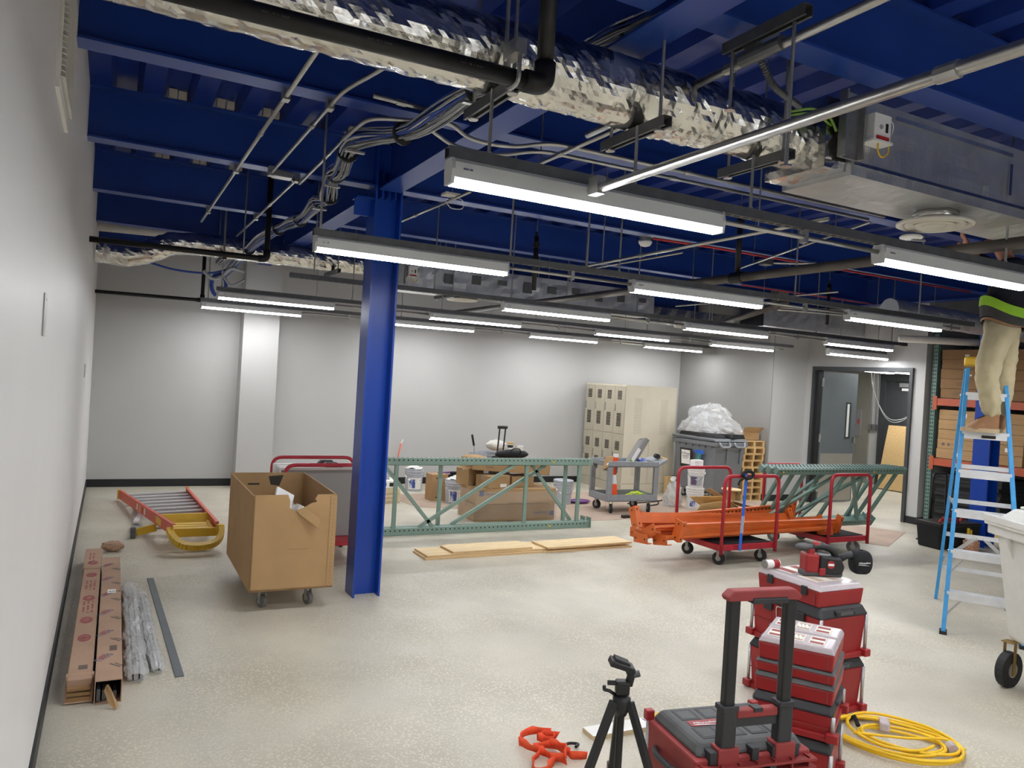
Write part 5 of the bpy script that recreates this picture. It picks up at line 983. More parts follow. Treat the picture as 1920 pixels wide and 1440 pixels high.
# ================================================================== PALLET RACK WITH CARTONS
RX = 10.20
for k, yy in enumerate((6.80, 4.05)):
    t = thing('rack_upright', ['green perforated rack upright frame against the wall end by the door', 'green rack upright at the right edge beyond the ladder'][k], 'rack upright', (RX, yy, 0), 0, 'rack uprights')
    for dx in (0, .95):
        p = obj('post', G().bb(dx, -.035, 0, dx + .07, .035, 3.0), 'rack_teal', t, bev=.003)
        g = G()
        for i in range(56): g.bb(dx - .0008, -.022, .08 + i * .052, dx, -.008, .102 + i * .052).bb(dx - .0008, .008, .08 + i * .052, dx, .022, .102 + i * .052)
        obj('holes', g, 'hole_dark', p)['kind'] = 'stuff'
    for i in range(4): obj('brace', G().bar((.07, 0, .3 + .65 * i), (.95, 0, .75 + .65 * i), .03, .03), 'rack_teal', t)
for k, zz in enumerate((.86, 1.69)):
    for j, xx in enumerate((RX + .01, RX + .97)):
        t = thing('shelf_beam', '%s orange shelf beam of the carton rack, %s side' % (['lower', 'upper'][k], ['front', 'rear'][j]), 'rack beam', (xx, 5.42, zz), 0, 'rack shelf beams')
        obj('tube', G().bb(-.022, -1.34, 0, .022, 1.34, .10), 'rack_rust', t, bev=.002)
        for s in (-1, 1): obj('end_bracket', G().bb(-.028, s * 1.34 - .03, -.06, -.02, s * 1.34 + .03, .13), 'rack_rust', t)
    t = thing('shelf_deck', '%s shelf deck of the carton rack' % ['lower', 'upper'][k], 'shelf', (RX, 5.42, zz + .095)); obj('deck', G().bb(.03, -1.3, 0, .95, 1.3, .006), 'galv', t); obj('lip', G().bb(.03, -1.3, -.02, .04, 1.3, 0), 'galv', t)
random.seed(21)
for sh, (zb, n) in enumerate(((.968, 5), (1.798, 5))):
    for st in range(3):
        y1 = 6.73 - st * .585
        for k in range(n):
            hh = .128 + .004 * ((k * 3 + st) % 3); z0 = zb + k * .134
            t = thing('carton', 'brown carton on the %s rack shelf, %s stack from the door, %s layer up' % (['lower', 'upper'][sh], ORD[st], ORD[k]), 'carton', (RX + .04 + random.uniform(-.012, .012), y1 - .28 + random.uniform(-.006, .006), z0), random.uniform(-.6, .6), 'cartons on the rack')
            obj('body', G().bb(0, -.275, 0, .8, .275, .131), 'cardboard_dark' if sh else 'cardboard', t, bev=.003)
            obj('seam', G().bb(-.0006, -.27, .064, 0, .27, .067), 'cardboard_in', t)
            if (k + st) % 2 == 0: obj('label_sticker', G().bb(-.0012, -.06 - .05 * (k % 3), .04, 0, -.0 - .05 * (k % 3), .09 if sh == 0 else .065), 'paper', t)
            if (k + sh) % 3 == 1: obj('tape', G().bb(-.001, -.02 + .06 * (k % 2), .06, 0, .13, .068), 'stretch_film', t)
            if sh == 0 and k == 1: obj('mark', G().bb(-.0012, .17, .04, 0, .21, .08).bb(-.0012, .1, .04, 0, .13, .08), 'ink_grey', t)
            if sh == 1 and k < 2 and st == 0: text('LED', .06, 'ink_grey', t, (-.0012, .1 - .05 * k, .045), (0, -1, 0), (0, 0, 1), 'print')
pallet('low wooden pallet under the dark carpet tiles', (10.62, 6.28, 0), 90, 1.0, .92, grp=None)
for k in range(13):
    o = obj('carpet_tile', G().bb(-.38, -.44, 0, .38, .44, .048), 'carpet', bev=.006); o.location = (10.62 + .02 * math.sin(k * 2.3), 6.27 + .012 * math.cos(k * 1.9), .106 + .05 * k); o.rotation_euler.z = .012 * math.sin(k * 3.1); tag(o, 'dark carpet tile pack on the pallet, %s up' % (ORD[k] if k < 10 else ['eleventh', 'twelfth', 'thirteenth'][k - 10]), 'carpet tiles', 'carpet tile stack')
for k in range(9):
    o = obj('carpet_tile', G().bb(-.36, -.42, 0, .36, .42, .05), 'carpet', bev=.006); o.location = (10.66 + .02 * math.sin(k * 2.7), 5.2 + .012 * math.cos(k * 1.2), .0 + .052 * k); tag(o, 'dark carpet tile pack right of the column, %s up' % ORD[k], 'carpet tiles', 'carpet tile stack')
# things on the floor by the far column
t = thing('tool_tote', 'black open tool tote with red trim behind the blue ladder', 'tool tote', (9.02, 5.72, 0), -6)
obj('body', G().frus(0, .62, .3, .3, .68, .34), 'soft_black', t, bev=.02); obj('trim', G().bb(-.34, -.175, .27, .34, .175, .31), 'black_plastic', t, bev=.006); obj('top_handle', G().tube(fil([(-.3, -.12, .31), (-.28, -.12, .35), (.0, -.12, .35), (.02, -.12, .31)], .02), .014, 8), 'tool_red', t, smooth=True); obj('pocket', G().bb(-.2, -.19, .05, .1, -.16, .22), 'black_plastic', t, bev=.01); obj('tool_grip', G().cyl((.08, -.2, .12), (.1, -.19, .26), .018), 'yellow', t); obj('tool_grip', G().cyl((.13, -.2, .12), (.14, -.19, .24), .015), 'yellow', t); obj('tool_grip', G().cyl((-.1, 0, .28), (-.08, 0, .36), .02), 'tool_red', t); obj('tool_grip', G().cyl((.18, 0, .28), (.22, 0, .34), .02), 'tool_red', t)
obj('pull_handle', G().tube(fil([(-.12, .16, .3), (-.1, .16, .86), (.12, .16, .86), (.14, .16, .3)], .04), .013, 8), 'black_plastic', t, smooth=True)
t = thing('parts_jar', 'clear jar of copper-coloured fasteners with white lid by the ladder', 'jar', (9.02, 5.43, 0)); obj('body', G().frus(0, .13, .12, .14, .14, .13), 'wire_nuts', t, bev=.012); obj('lid', G().cyl((0, 0, .14), (0, 0, .17), .065, n=20), 'white_plastic', t)
t = thing('tape_measure', 'yellow and black tape measure on the floor behind the ladder foot', 'tape measure', (9.02, 5.98, 0), 20); obj('case', G().bb(-.03, -.035, 0, .03, .035, .075), 'black_plastic', t, bev=.012); obj('stripe', G().bb(.02, -.036, .01, .034, .036, .065), 'yellow', t, bev=.006)
t = thing('pliers', 'dark pliers lying on the floor left of the tape measure', 'pliers', (9.16, 6.16, .008), 30); obj('jaw', G().bar((0, 0, 0), (.09, 0, 0), .03, .016), 'galv_dark', t); obj('grip', G().bar((0, .01, 0), (-.12, .03, 0), .02, .016), 'black_plastic', t); obj('grip', G().bar((0, -.01, 0), (-.12, -.03, 0), .02, .016), 'black_plastic', t)
# ================================================================== BLUE STEPLADDER
FL = Vector((5.60, 3.54, 0)); ax = Vector((.845, .535, 0)); sx = Vector((.535, -.845, 0)); TOP = 2.06
t = thing('stepladder', 'blue fibreglass stepladder with white steps and a person on it', 'stepladder', (0, 0, 0))
def fr(side, f):     # point on a front rail, f = height fraction
    w0, w1 = (0, .06) if side == 0 else (.50, .30)
    return FL + ax * (.50 * f) + sx * (w0 + (w1 - w0) * f) + Vector((0, 0, TOP * f))
def rr(side, f):
    w0, w1 = (-.07, .05) if side == 0 else (.56, .31)
    return FL + ax * (1.13 - .50 * f) + sx * (w0 + (w1 - w0) * f) + Vector((0, 0, TOP * f))
for s in (0, 1):
    o = obj('front_rail', G().bar(fr(s, 0), fr(s, .97), .03, .075, ax), 'lad_blue', t, bev=.004)
    g = G()
    for k in range(1, 7):
        f = .3 * k / TOP; p = fr(s, f); g.cyl(p - sx * .02, p + sx * .02, .006, n=8)
    obj('rivets', g, 'chrome', o)['kind'] = 'stuff'
    obj('foot', G().box(fr(s, 0) + Vector((0, 0, .012)), (.05, .09, .024), Matrix.Rotation(math.atan2(ax.y, ax.x) + math.pi / 2, 4, 'Z')), 'rubber', o)
    obj('rear_rail', G().bar(rr(s, 0), rr(s, .97), .026, .05, ax), 'lad_blue', t, bev=.004)
    obj('spreader', G().bar(fr(s, .45), rr(s, .45), .006, .025), 'alu', t)
for k in range(1, 7):
    f = .3 * k / TOP; a = fr(0, f); b = fr(1, f); st = obj('step', G().bar(a + ax * .0, b + ax * .0, .085, .022), 'alu_white', t); obj('step_lip', G().bar(a - ax * .038 - Vector((0, 0, .02)), b - ax * .038 - Vector((0, 0, .02)), .006, .055), 'alu_white', st)
    if k in (1, 2): obj('knee_brace', G().bar(a.lerp(b, .02) - Vector((0, 0, .16)), a.lerp(b, .3), .02, .012).bar(b.lerp(a, .02) - Vector((0, 0, .16)), b.lerp(a, .3), .02, .012), 'alu', st)
for k in range(1, 7):
    f = (.3 * k) / TOP; obj('rear_rung', G().bar(rr(0, f), rr(1, f), .012, .035), 'alu_white', t)
    if k == 2: obj('rear_brace', G().bar(rr(0, f - .12), rr(0, f).lerp(rr(1, f), .45), .012, .03).bar(rr(1, f - .12), rr(1, f).lerp(rr(0, f), .45), .012, .03), 'alu', t)
c = (fr(0, 1) + fr(1, 1) + rr(0, 1) + rr(1, 1)) / 4
obj('top_cap', G().box(c, (.30, .2, .07), Matrix.Rotation(math.atan2(sx.y, sx.x), 4, 'Z')), 'yellow', t, bev=.015)
p = fr(0, .5 + .225); q = fr(1, .225 + .5); st = obj('step_print', G().bar(p.lerp(q, .42) - ax * .0425 - Vector((0, 0, .02)), p.lerp(q, .72) - ax * .0425 - Vector((0, 0, .02)), .002, .022), 'ink_black', t)
# ================================================================== PERSON ON THE LADDER
PS = .93; PB = FL + ax * .37 + sx * .195 + Vector((0, 0, 1.512)); pf = Vector((-.70, .714, 0)).normalized(); pl = Vector((-pf.y, pf.x, 0))
def L3(f, l, z): return PB + pf * f * PS + pl * l * PS + Vector((0, 0, z * PS))
def skin(name, verts, edges, rad, m, parent, root=0, sub=2):
    me = bpy.data.meshes.new(name); me.from_pydata([tuple(v) for v in verts], edges, []); me.materials.append(MATS[m])
    o = bpy.data.objects.new(name, me); COL.objects.link(o); o.parent = parent
    sk = o.modifiers.new('skin', 'SKIN'); sk.use_smooth_shade = True; sk.branch_smoothing = .6
    d = me.skin_vertices[0].data
    for i, r in enumerate(rad): d[i].radius = r if isinstance(r, tuple) else (r, r); d[i].use_root = (i == root)
    ss = o.modifiers.new('sub', 'SUBSURF'); ss.levels = sub; ss.render_levels = sub
    return o
t = thing('person', 'person in khaki trousers and dark shirt standing on the blue ladder', 'person', (0, 0, 0))
J = [L3(-.07, 0, .88), L3(-.08, 0, 1.05), L3(-.10, 0, 1.24), L3(-.11, 0, 1.36), L3(-.07, 0, 1.44), L3(-.05, 0, 1.53), L3(-.04, 0, 1.63),     # pelvis..head 0-6
     L3(-.03, .10, .84), L3(.04, .11, .46), L3(-.02, .10, .08), L3(-.12, -.10, .84), L3(-.14, -.11, .46), L3(-.12, -.10, .08),                # legs 7-12
     L3(-.10, .19, 1.35), L3(.07, .26, 1.30), L3(.21, .16, 1.45), L3(-.10, -.19, 1.35), L3(.05, -.24, 1.40), L3(.17, -.14, 1.56)]            # arms 13-18
E_ = [(0, 1), (1, 2), (2, 3), (3, 4), (4, 5), (5, 6), (0, 7), (7, 8), (8, 9), (0, 10), (10, 11), (11, 12), (3, 13), (13, 14), (14, 15), (3, 16), (16, 17), (17, 18)]
R_ = [.10, .11, .12, .10, .055, .085, .075, .06, .045, .04, .06, .045, .04, .06, .045, .034, .06, .045, .034]
body = skin('body', J, E_, R_, 'skin', t)
tv = [L3(-.07, 0, .88), L3(-.03, .085, .78), L3(.02, .105, .62), L3(.04, .11, .46), L3(.0, .105, .26), L3(-.025, .10, .11), L3(-.12, -.085, .78), L3(-.135, -.105, .62), L3(-.14, -.11, .46), L3(-.13, -.105, .26), L3(-.12, -.10, .11), L3(-.08, 0, .97)]
skin('trousers', tv, [(0, 1), (1, 2), (2, 3), (3, 4), (4, 5), (0, 6), (6, 7), (7, 8), (8, 9), (9, 10), (0, 11)], [.15, .115, .098, .088, .075, .072, .115, .098, .086, .075, .072, .15], 'khaki', t, sub=3)
tr_ = [o for o in t.children if o.name.startswith('trousers')][0]
tx = bpy.data.textures.new('folds', 'CLOUDS'); tx.noise_scale = .055; tx.noise_depth = 2
dm = tr_.modifiers.new('folds', 'DISPLACE'); dm.texture = tx; dm.strength = .03; dm.mid_level = .5; dm.texture_coords = 'LOCAL'
sv = [L3(-.09, 0, .99), L3(-.09, 0, 1.08), L3(-.11, 0, 1.24), L3(-.12, 0, 1.36), L3(-.11, .18, 1.36), L3(.06, .26, 1.30), L3(.18, .18, 1.42), L3(-.11, -.18, 1.36), L3(.04, -.24, 1.40), L3(.15, -.15, 1.54), L3(-.07, 0, 1.43)]
skin('shirt', sv, [(0, 1), (1, 2), (2, 3), (3, 4), (4, 5), (5, 6), (3, 7), (7, 8), (8, 9), (3, 10)], [.165, .16, .165, .125, .085, .07, .055, .085, .07, .055, .07], 'shirt_navy', t)
def band(z0, z1, r0, r1, m, nm, tilt=.0, squash=.82):
    def fn(u, v):
        a = 2 * math.pi * u; r = r0 + (r1 - r0) * v; f = r * .92 * math.cos(a); l = r * squash * math.sin(a) * 1.15; p = L3(-.08 + f, l, z0 + (z1 - z0) * v + tilt * f + .012 * math.sin(3 * a)); return p
    return obj(nm, G().grid(fn, 28, 5, cu=True), m, t, smooth=True)
band(.90, 1.0, .178, .186, 'shirt_grey', 'undershirt', .3); band(.975, 1.055, .192, .190, 'shirt_lime', 'hi_vis_hem', .38)
band(.885, .905, .172, .174, 'leather', 'belt', .22)
for s, dx in ((1, .0), (-1, -.10)):
    b = obj('boot', G().grid(lambda u, v: (lambda a, h: L3(dx + .06 + (.135 - .055 * h) * math.cos(a) + (-.055 * h), s * .10 + (.052 + (.012 if math.cos(a) > .2 and h < .4 else 0)) * math.sin(a), .02 + .13 * h * (1 - .45 * max(0, math.cos(a)) * (1 - h * .2)) ))(2 * math.pi * u, v), 24, 8, cu=True), 'leather', t, smooth=True)
    obj('sole', G().poly([L3(dx + .06 + .142 * math.cos(a), s * .10 + .062 * math.sin(a), -.002) for a in [k * math.pi / 10 for k in range(20)]], (0, 0, .03)), 'sole', b)
    obj('laces', G().tube([L3(dx + .1, s * .1 + .03, .075), L3(dx + .09, s * .1 - .03, .08), L3(dx + .07, s * .1 + .03, .095), L3(dx + .06, s * .1 - .03, .1)], .004, 5), 'soft_black', b)
# head details: face looks up and forward
hc = L3(-.025, 0, 1.60)
hair = obj('hair', G().grid(lambda u, v: (lambda a, b: hc + pf * (.092 * math.cos(a) * math.sin(b) - .018) + pl * .078 * math.sin(a) * math.sin(b) + Vector((0, 0, .105 * math.cos(b) + .012)))(2 * math.pi * u, math.pi * .62 * v + .001), 20, 8, cu=True), 'hair', t, smooth=True)
obj('nose', G().cyl(hc + pf * .07 + Vector((0, 0, .0)), hc + pf * .105 + Vector((0, 0, -.02)), .012, .016, 8), 'skin', t, smooth=True)
for s in (-1, 1):
    obj('ear', G().box(hc + pl * s * .078 - pf * .005, (.02, .02, .05)), 'skin', t, bev=.008); obj('eye', G().box(hc + pf * .082 + pl * s * .032 + Vector((0, 0, .018)), (.012, .012, .01)), 'ink_black', t)
obj('mouth', G().box(hc + pf * .085 - Vector((0, 0, .05)), (.012, .03, .006), Matrix.Rotation(math.atan2(pf.y, pf.x), 4, 'Z')), 'ink_red', t)
for s, w, zt_ in ((1, 15, .0), (-1, 18, .0)):
    wr = J[w]; el = J[w - 1]; d = (wr - el).normalized(); lat = pl * (1 if s > 0 else -1); hv = [wr, wr + d * .05]; he = [(0, 1)]; hr = [.03, (.038, .018)]
    base_ = wr + d * .085
    for k in range(4):
        o_ = lat * (.027 - .018 * k); hv += [wr + d * .085 + o_, wr + d * (.125 + .006 * (k in (1, 2))) + o_ + Vector((0, 0, .004)), wr + d * (.15 + .008 * (k in (1, 2))) + o_ - pf * .012]; n_ = len(hv); he += [(1, n_ - 3), (n_ - 3, n_ - 2), (n_ - 2, n_ - 1)]; hr += [.0095, .0085, .0075]
    hv += [wr + d * .05 + lat * .045, wr + d * .085 + lat * .06]; n_ = len(hv); he += [(1, n_ - 2), (n_ - 2, n_ - 1)]; hr += [.012, .009]
    skin('hand', hv, he, hr, 'skin', t)
# ================================================================== WHITE WHEELED BIN AT THE RIGHT EDGE
BM = T(5.0, 2.31, 0) @ Rz(-28)
t = thing('white_bin', 'large off-white wheeled bin cut off at the right edge', 'waste bin', M=BM)
obj('body', G().frus(.28, .42, .78, .95, .55, .94), 'bin_white', t, bev=.03, seg=3)
obj('rim', G().bb(-.30, -.51, .91, .30, .51, .97).bb(-.315, -.525, .965, .315, .525, .995), 'bin_white', t, bev=.008)
l_ = obj('lid', G().frus(.995, .57, .94, 1.085, .42, .80), 'bin_white', t, bev=.012); obj('lid_ridge', G().bb(-.19, -.38, 1.085, .19, .38, 1.105), 'bin_white', l_, bev=.01); obj('lid_edge', G().bb(-.32, -.53, .985, -.285, .53, 1.03), 'bin_white', l_, bev=.006)
for yy in (-.2, .3): obj('rib', G().poly([(-.27, yy, .91), (-.31, yy, .91), (-.245, yy, .75)], (0, .012, 0)), 'bin_white', t)
for cx, cy in ((-.22, .34), (.17, .30), (-.17, -.32), (.17, -.32)): caster(t, cx, cy, .108, -62, 'rubber', .28, 'brass', w=.05)
# ================================================================== FOREGROUND TOOL STORAGE
def logo(parent, org, right, up, sz, m='white_plastic', script=True):
    text('Milwaukee', sz, m, parent, org, right, up, 'logo', shear=.25)
    r = Vector(right).normalized(); u = Vector(up).normalized(); o = Vector(org); n = r.cross(u)
    g = G().poly([o + u * (-sz * .12), o + r * sz * 2.3 + u * (-sz * .32), o + r * sz * 4.2 + u * (-sz * .85), o + r * sz * 2.2 + u * (-sz * .55), o + r * sz * .1 + u * (-sz * .28)], n * .0006)
    obj('logo_swoosh', g, m, parent)
def latch(parent, p, right, up, w=.05, h=.06):
    r = Vector(right); u = Vector(up); n = r.cross(u); p = Vector(p)
    o = obj('latch', G().poly([p - r * w / 2 - u * h / 2, p + r * w / 2 - u * h / 2, p + r * w / 2 + u * h / 2, p - r * w / 2 + u * h / 2], n * .014), 'tool_black', parent, bev=.003)
def toolbox(label, M, w, d, h, lidh, grp, posts=True, m='tool_red', handle=True, lg=None, front=True):
    t = thing('tool_box', label, 'tool box', M=M, group=grp); a, b = w / 2, d / 2; hb = h - lidh
    obj('body', G().frus(.012, w * .90, d * .88, hb, w * .96, d * .95), m, t, bev=.008)
    obj('foot_rim', G().bb(-a * .97, -b * .95, 0, a * .97, b * .95, .03), m, t, bev=.006)
    obj('panel_line', G().bb(-a * .92, -b * .945, hb * .5, a * .92, -b * .94, hb * .53).bb(-a * .4, -b * .945, .03, -a * .38, -b * .94, hb * .9), 'tool_red_dusty', t)
    l_ = obj('lid', G().frus(hb, w, d, h, w * .9, d * .86), 'tool_black', t, bev=.012)
    for cx in (-.25, .25): obj('lid_recess', G().bb(w * (cx - .17), -d * .28, h - .0005, w * (cx + .17), -d * .02, h + .0008).bb(w * (cx - .17), d * .06, h - .0005, w * (cx + .17), d * .3, h + .0008), 'tool_dusty', l_, bev=.0)
    if handle: obj('lid_grip', G().bb(a * .55, -b * .4, hb + lidh * .2, a * 1.02, b * .4, hb + lidh * .75), 'tool_black', l_, bev=.008); obj('lid_inset', G().bb(a * .93, -b * .25, hb + lidh * .3, a * 1.03, b * .25, hb + lidh * .6), 'tool_dusty', l_)
    if posts:
        for sx_ in (-1, 1):
            for sy in (-1, 1):
                p = obj('corner_bar', G().cyl((sx_ * a * .97, sy * b * .93, .03), (sx_ * a * .97, sy * b * .93, hb), .009, n=10), 'alu', t, smooth=True); obj('bar_foot', G().box((sx_ * a * .97, sy * b * .93, .025), (.05, .045, .04)), m, p, bev=.006)
    if front:
      latch(t, (-a * .45, -b * .96, hb * .92), (1, 0, 0), (0, 0, 1), .06, .05); latch(t, (a * .45, -b * .96, hb * .92), (1, 0, 0), (0, 0, 1), .06, .05)
    if front: obj('bail', G().tube(fil([(-.05, -b * .97, hb * .55), (-.05, -b * 1.02, hb * .98), (.05, -b * 1.02, hb * .98), (.05, -b * .97, hb * .55)], .02), .004, 6), 'chrome', t, smooth=True)
    if lg: logo(t, (a * .15, -b * .95, hb * .72), (1, 0, 0), (0, 0, 1), lg)
    return t
def organizer(label, M, w, d, h, grp, clear=True, mark=True, wins=3, front=False):
    t = thing('tool_organizer', label, 'organizer', M=M, group=grp); a, b = w / 2, d / 2; hl = h * .26
    obj('tray', G().frus(0, w * .97, d * .96, h - hl, w, d), 'tool_red', t, bev=.006)
    obj('side_rib', G().bb(-a * .9, -b * 1.004, (h - hl) * .86, a * .9, -b * .99, (h - hl) * .95), 'tool_red_dusty', t)
    l_ = obj('lid', G().frus(h - hl, w * 1.01, d * 1.01, h, w * .93, d * .9), 'clear_lid' if clear else 'tool_dusty', t, bev=.006)
    for k in range(wins):
        x0 = -a * .82 + k * (w * .82 / wins); x1 = x0 + w * .82 / wins * .78
        f_ = obj('lid_window', G().bb(x0, -b * .62, h - .0005, x1, b * .62, h + .0015), 'off_white' if clear else 'tool_black', l_); obj('window_inset', G().bb(x0 + .006, -b * .5, h + .0015, x1 - .006, -b * .2, h + .002).bb(x0 + .006, b * .15, h + .0015, x1 - .006, b * .48, h + .002), 'tool_red_dusty' if k != wins // 2 else 'floor_paper', f_)
        if mark and k == wins // 2:
            cx = (x0 + x1) / 2
            for q in (-1, 0, 1): obj('bolt_mark', G().poly([(cx + q * .016 - .012, b * .3, h + .0022), (cx + q * .016 - .003, b * .3, h + .0022), (cx + q * .016 + .008, -b * .3, h + .0022), (cx + q * .016 - .001, -b * .3, h + .0022)], (0, 0, .0008)), 'paper', f_)
    if front: latch(t, (-a * .55, -b, (h - hl) * .85), (1, 0, 0), (0, 0, 1), .035, .05); latch(t, (a * .55, -b, (h - hl) * .85), (1, 0, 0), (0, 0, 1), .035, .05)
    obj('corner_rib', G().bb(a * .82, -b * 1.006, .01, a * .86, -b * .97, (h - hl) * .95), 'tool_red_dusty', t)
    for s in (() if front else (-1,)): obj('side_latch', G().bb(s * a * 1.0 - .006, -b * .3, h * .35, s * a * 1.0 + .006, b * .3, h * .8), 'tool_black', t, bev=.003)
    return t
# far stack: long side faces left (towards the wall); local -y is that face
def S3(z): return T(3.555, 3.035, z) @ Rz(-90)
g3 = 'red tool boxes in the far stack'; g2 = 'red tool boxes in the near stack'
toolbox('bottom red tool box of the far stack', S3(0), .50, .38, .30, .055, g3)
toolbox('upper red tool box of the far stack with white script', S3(.30), .50, .38, .285, .055, g3, lg=.035)
organizer('wide red organizer with clear lid on top of the far stack', S3(.585), .44, .345, .115, g3, True, False, 2, front=True)
# near stack
def S2(z, dv=0, du=0): return T(2.80, 2.41, z) @ Rz(-57) @ T(du, dv, 0)
toolbox('bottom red tool box of the near stack', S2(0), .34, .40, .265, .05, g2, front=False)
toolbox('second red tool box of the near stack with black lid', S2(.265), .34, .40, .15, .04, g2, front=False)
organizer('deep red organizer third in the near stack', S2(.415), .325, .37, .085, g2, False, False)
organizer('slim red organizer fourth in the near stack', S2(.50), .325, .37, .055, g2, False, False)
for k, dv in enumerate((-.092, .092)): organizer('clear-lidded compact organizer on the near stack, %s one' % ['nearer', 'farther'][k], S2(.555, dv), .31, .178, .095, g2)
# vented side strip of the near stack
# rolling tool box with its long handle
RM = T(2.115, 2.146, 0) @ Rz(-9.5)
t = thing('rolling_tool_box', 'red rolling tool box with tall black pull handle in the foreground', 'rolling tool box', M=RM)
obj('body', G().frus(.06, .44, .33, .425, .48, .36), 'tool_red_dusty', t, bev=.01)
l_ = obj('lid', G().frus(.425, .45, .33, .468, .40, .28), 'tool_dusty', t, bev=.014)
for (x0, x1, y0, y1) in ((-.17, -.09, .03, .115), (-.07, .01, .03, .115), (.04, .18, .03, .115), (-.17, -.09, -.115, -.03), (-.07, .01, -.115, -.03), (.03, .10, -.115, -.03), (.11, .18, -.115, -.03)):
    r_ = obj('lid_recess', G().bb(x0, y0, .4675, x1, y1, .4695), 'tool_black', l_); obj('recess_floor', G().bb(x0 + .01, y0 + .012, .4695, x1 - .012, y1 - .01, .470), 'tool_dusty', r_)
nl = obj('name_plate', G().bb(-.16, -.022, .4675, -.02, .022, .4702), 'tool_red', l_); logo(nl, (-.145, -.008, .4704), (1, 0, 0), (0, 1, 0), .024)
for k in range(3): obj('rim_rib', G().bb(-.24, -.215 + .004 * k, .40 - .03 * k, .24, -.17, .408 - .03 * k), 'tool_red_dusty', t)
for k in range(7): x0 = -.225 + k * .072; obj('web_rib', G().bb(x0, -.21, .20, x0 + .006, -.17, .415), 'tool_red_dusty', t)
obj('back_panel', G().bb(-.22, -.18, .08, .22, -.165, .42), 'tool_red_dusty', t)
for k in range(5): x0 = -.19 + k * .085; obj('hinge_tab', G().bb(x0, -.19, .41, x0 + .03, -.14, .455), 'tool_black', l_, bev=.003)
obj('ring', G().tube(fil([(-.035, -.212, .385), (-.035, -.235, .335), (.035, -.235, .335), (.035, -.212, .385)], .025), .005, 8), 'chrome', t, smooth=True); obj('ring_mount', G().bb(-.065, -.215, .36, -.04, -.18, .40).bb(.04, -.215, .36, .065, -.18, .40), 'tool_black', t)
for s in (-1, 1):
    x_ = s * .117
    k_ = obj('handle_socket', G().box((x_, -.165, .43), (.085, .06, .07)), 'tool_red_dusty', t, bev=.006)
    obj('handle_sleeve', G().box((x_, -.165, .52), (.06, .045, .16)), 'tool_black', t, bev=.008); obj('sleeve_collar', G().box((x_, -.165, .60), (.068, .052, .02)), 'tool_black', t, bev=.004)
    obj('handle_post', G().box((x_, -.165, .79), (.042, .034, .38)), 'black_plastic', t, bev=.006)
obj('cross_bar', G().box((0, -.165, .575), (.17, .035, .03)), 'tool_red_dusty', t, bev=.006); obj('cross_brace', G().box((0, -.165, .545), (.17, .022, .03)), 'tool_black', t); obj('release_button', G().box((-.0, -.168, .588), (.035, .036, .014)), 'tool_black', t)
obj('handle_grip', G().poly([(-.15, -.19, .975), (-.155, -.185, .99), (-.13, -.185, 1.012), (.13, -.185, 1.012), (.155, -.185, .99), (.15, -.19, .975)], (0, .045, 0)), 'tool_red_dusty', t, bev=.006); obj('grip_pad', G().box((.02, -.168, .975), (.15, .05, .022)), 'tool_black', t, bev=.006)
obj('side_handle', G().tube(fil([(-.235, -.1, .34), (-.26, -.06, .34), (-.26, .06, .34), (-.235, .1, .34)], .02), .012, 8), 'tool_black', t, smooth=True)
for s in (-1, 1):
    b_ = obj('corner_bar', G().cyl((s * .235, .165, .08), (s * .235, .165, .43), .009), 'alu', t, smooth=True); obj('bar_cap', G().box((s * .235, .165, .44), (.035, .03, .04)), 'tool_red', b_, bev=.005)
for s in (-1, 1):
    w_ = obj('wheel', G().cyl((s * .2, -.13, .075), (s * .25, -.13, .075), .075, n=26), 'rubber', t); obj('wheel_hub', G().cyl((s * .195, -.13, .075), (s * .256, -.13, .075), .035, n=18), 'tool_red', w_)
    obj('front_foot', G().box((s * .18, .13, .03), (.06, .05, .06)), 'tool_black', t)
# belt sander and can on the far stack
SM_ = T(3.60, 3.0, .7025) @ Rz(-24)
t = thing('belt_sander', 'red and black cordless belt sander on the far tool stack', 'belt sander', M=SM_)
obj('front_body', G().bb(-.11, -.045, .02, -.03, .045, .125), 'tool_red', t, bev=.012); obj('motor_body', G().poly([(-.03, -.05, .015), (.10, -.05, .012), (.115, -.05, .06), (.09, -.05, .11), (-.03, -.05, .12)], (0, .1, 0)), 'black_plastic', t, bev=.012)
obj('belt', G().sweep([(-.04, 0), (.04, 0), (.04, .03), (-.04, .03)], (-.12, 0, 0), (.11, 0, 0)), 'tool_dusty', t, bev=.01); obj('guard', G().bb(-.035, -.056, .01, .0, -.045, .05), 'tool_red', t, bev=.004)
obj('front_knob', G().grid(lambda u, v: (lambda a, b: (-.105 + .055 * math.cos(a) * math.sin(b), .03 * math.sin(a) * math.sin(b), .158 + .02 * math.cos(b)))(2 * math.pi * u, math.pi * v), 16, 8, cu=True), 'tool_dusty', t, smooth=True); obj('knob_stem', G().bb(-.085, -.02, .12, -.05, .02, .15), 'tool_red', t, bev=.004)
obj('top_handle', G().tube(fil([(-.07, 0, .15), (-.02, 0, .165), (.06, 0, .15), (.085, 0, .09)], .05, 6), .019, 12), 'black_plastic', t, smooth=True); obj('trigger', G().bb(-.05, -.014, .165, -.025, .014, .185), 'red_wire', t, bev=.003)
br = obj('badge', G().cyl((.03, -.051, .072), (.03, -.054, .072), .022, n=20), 'tool_red', t); obj('badge_mark', G().bb(.014, -.0555, .066, .046, -.054, .078), 'paper', br)
obj('dust_port', G().tube([(.09, 0, .09), (.14, 0, .115), (.17, 0, .12)], .02, 12, rs=[.022, .018, .026]), 'tool_black', t, smooth=True)
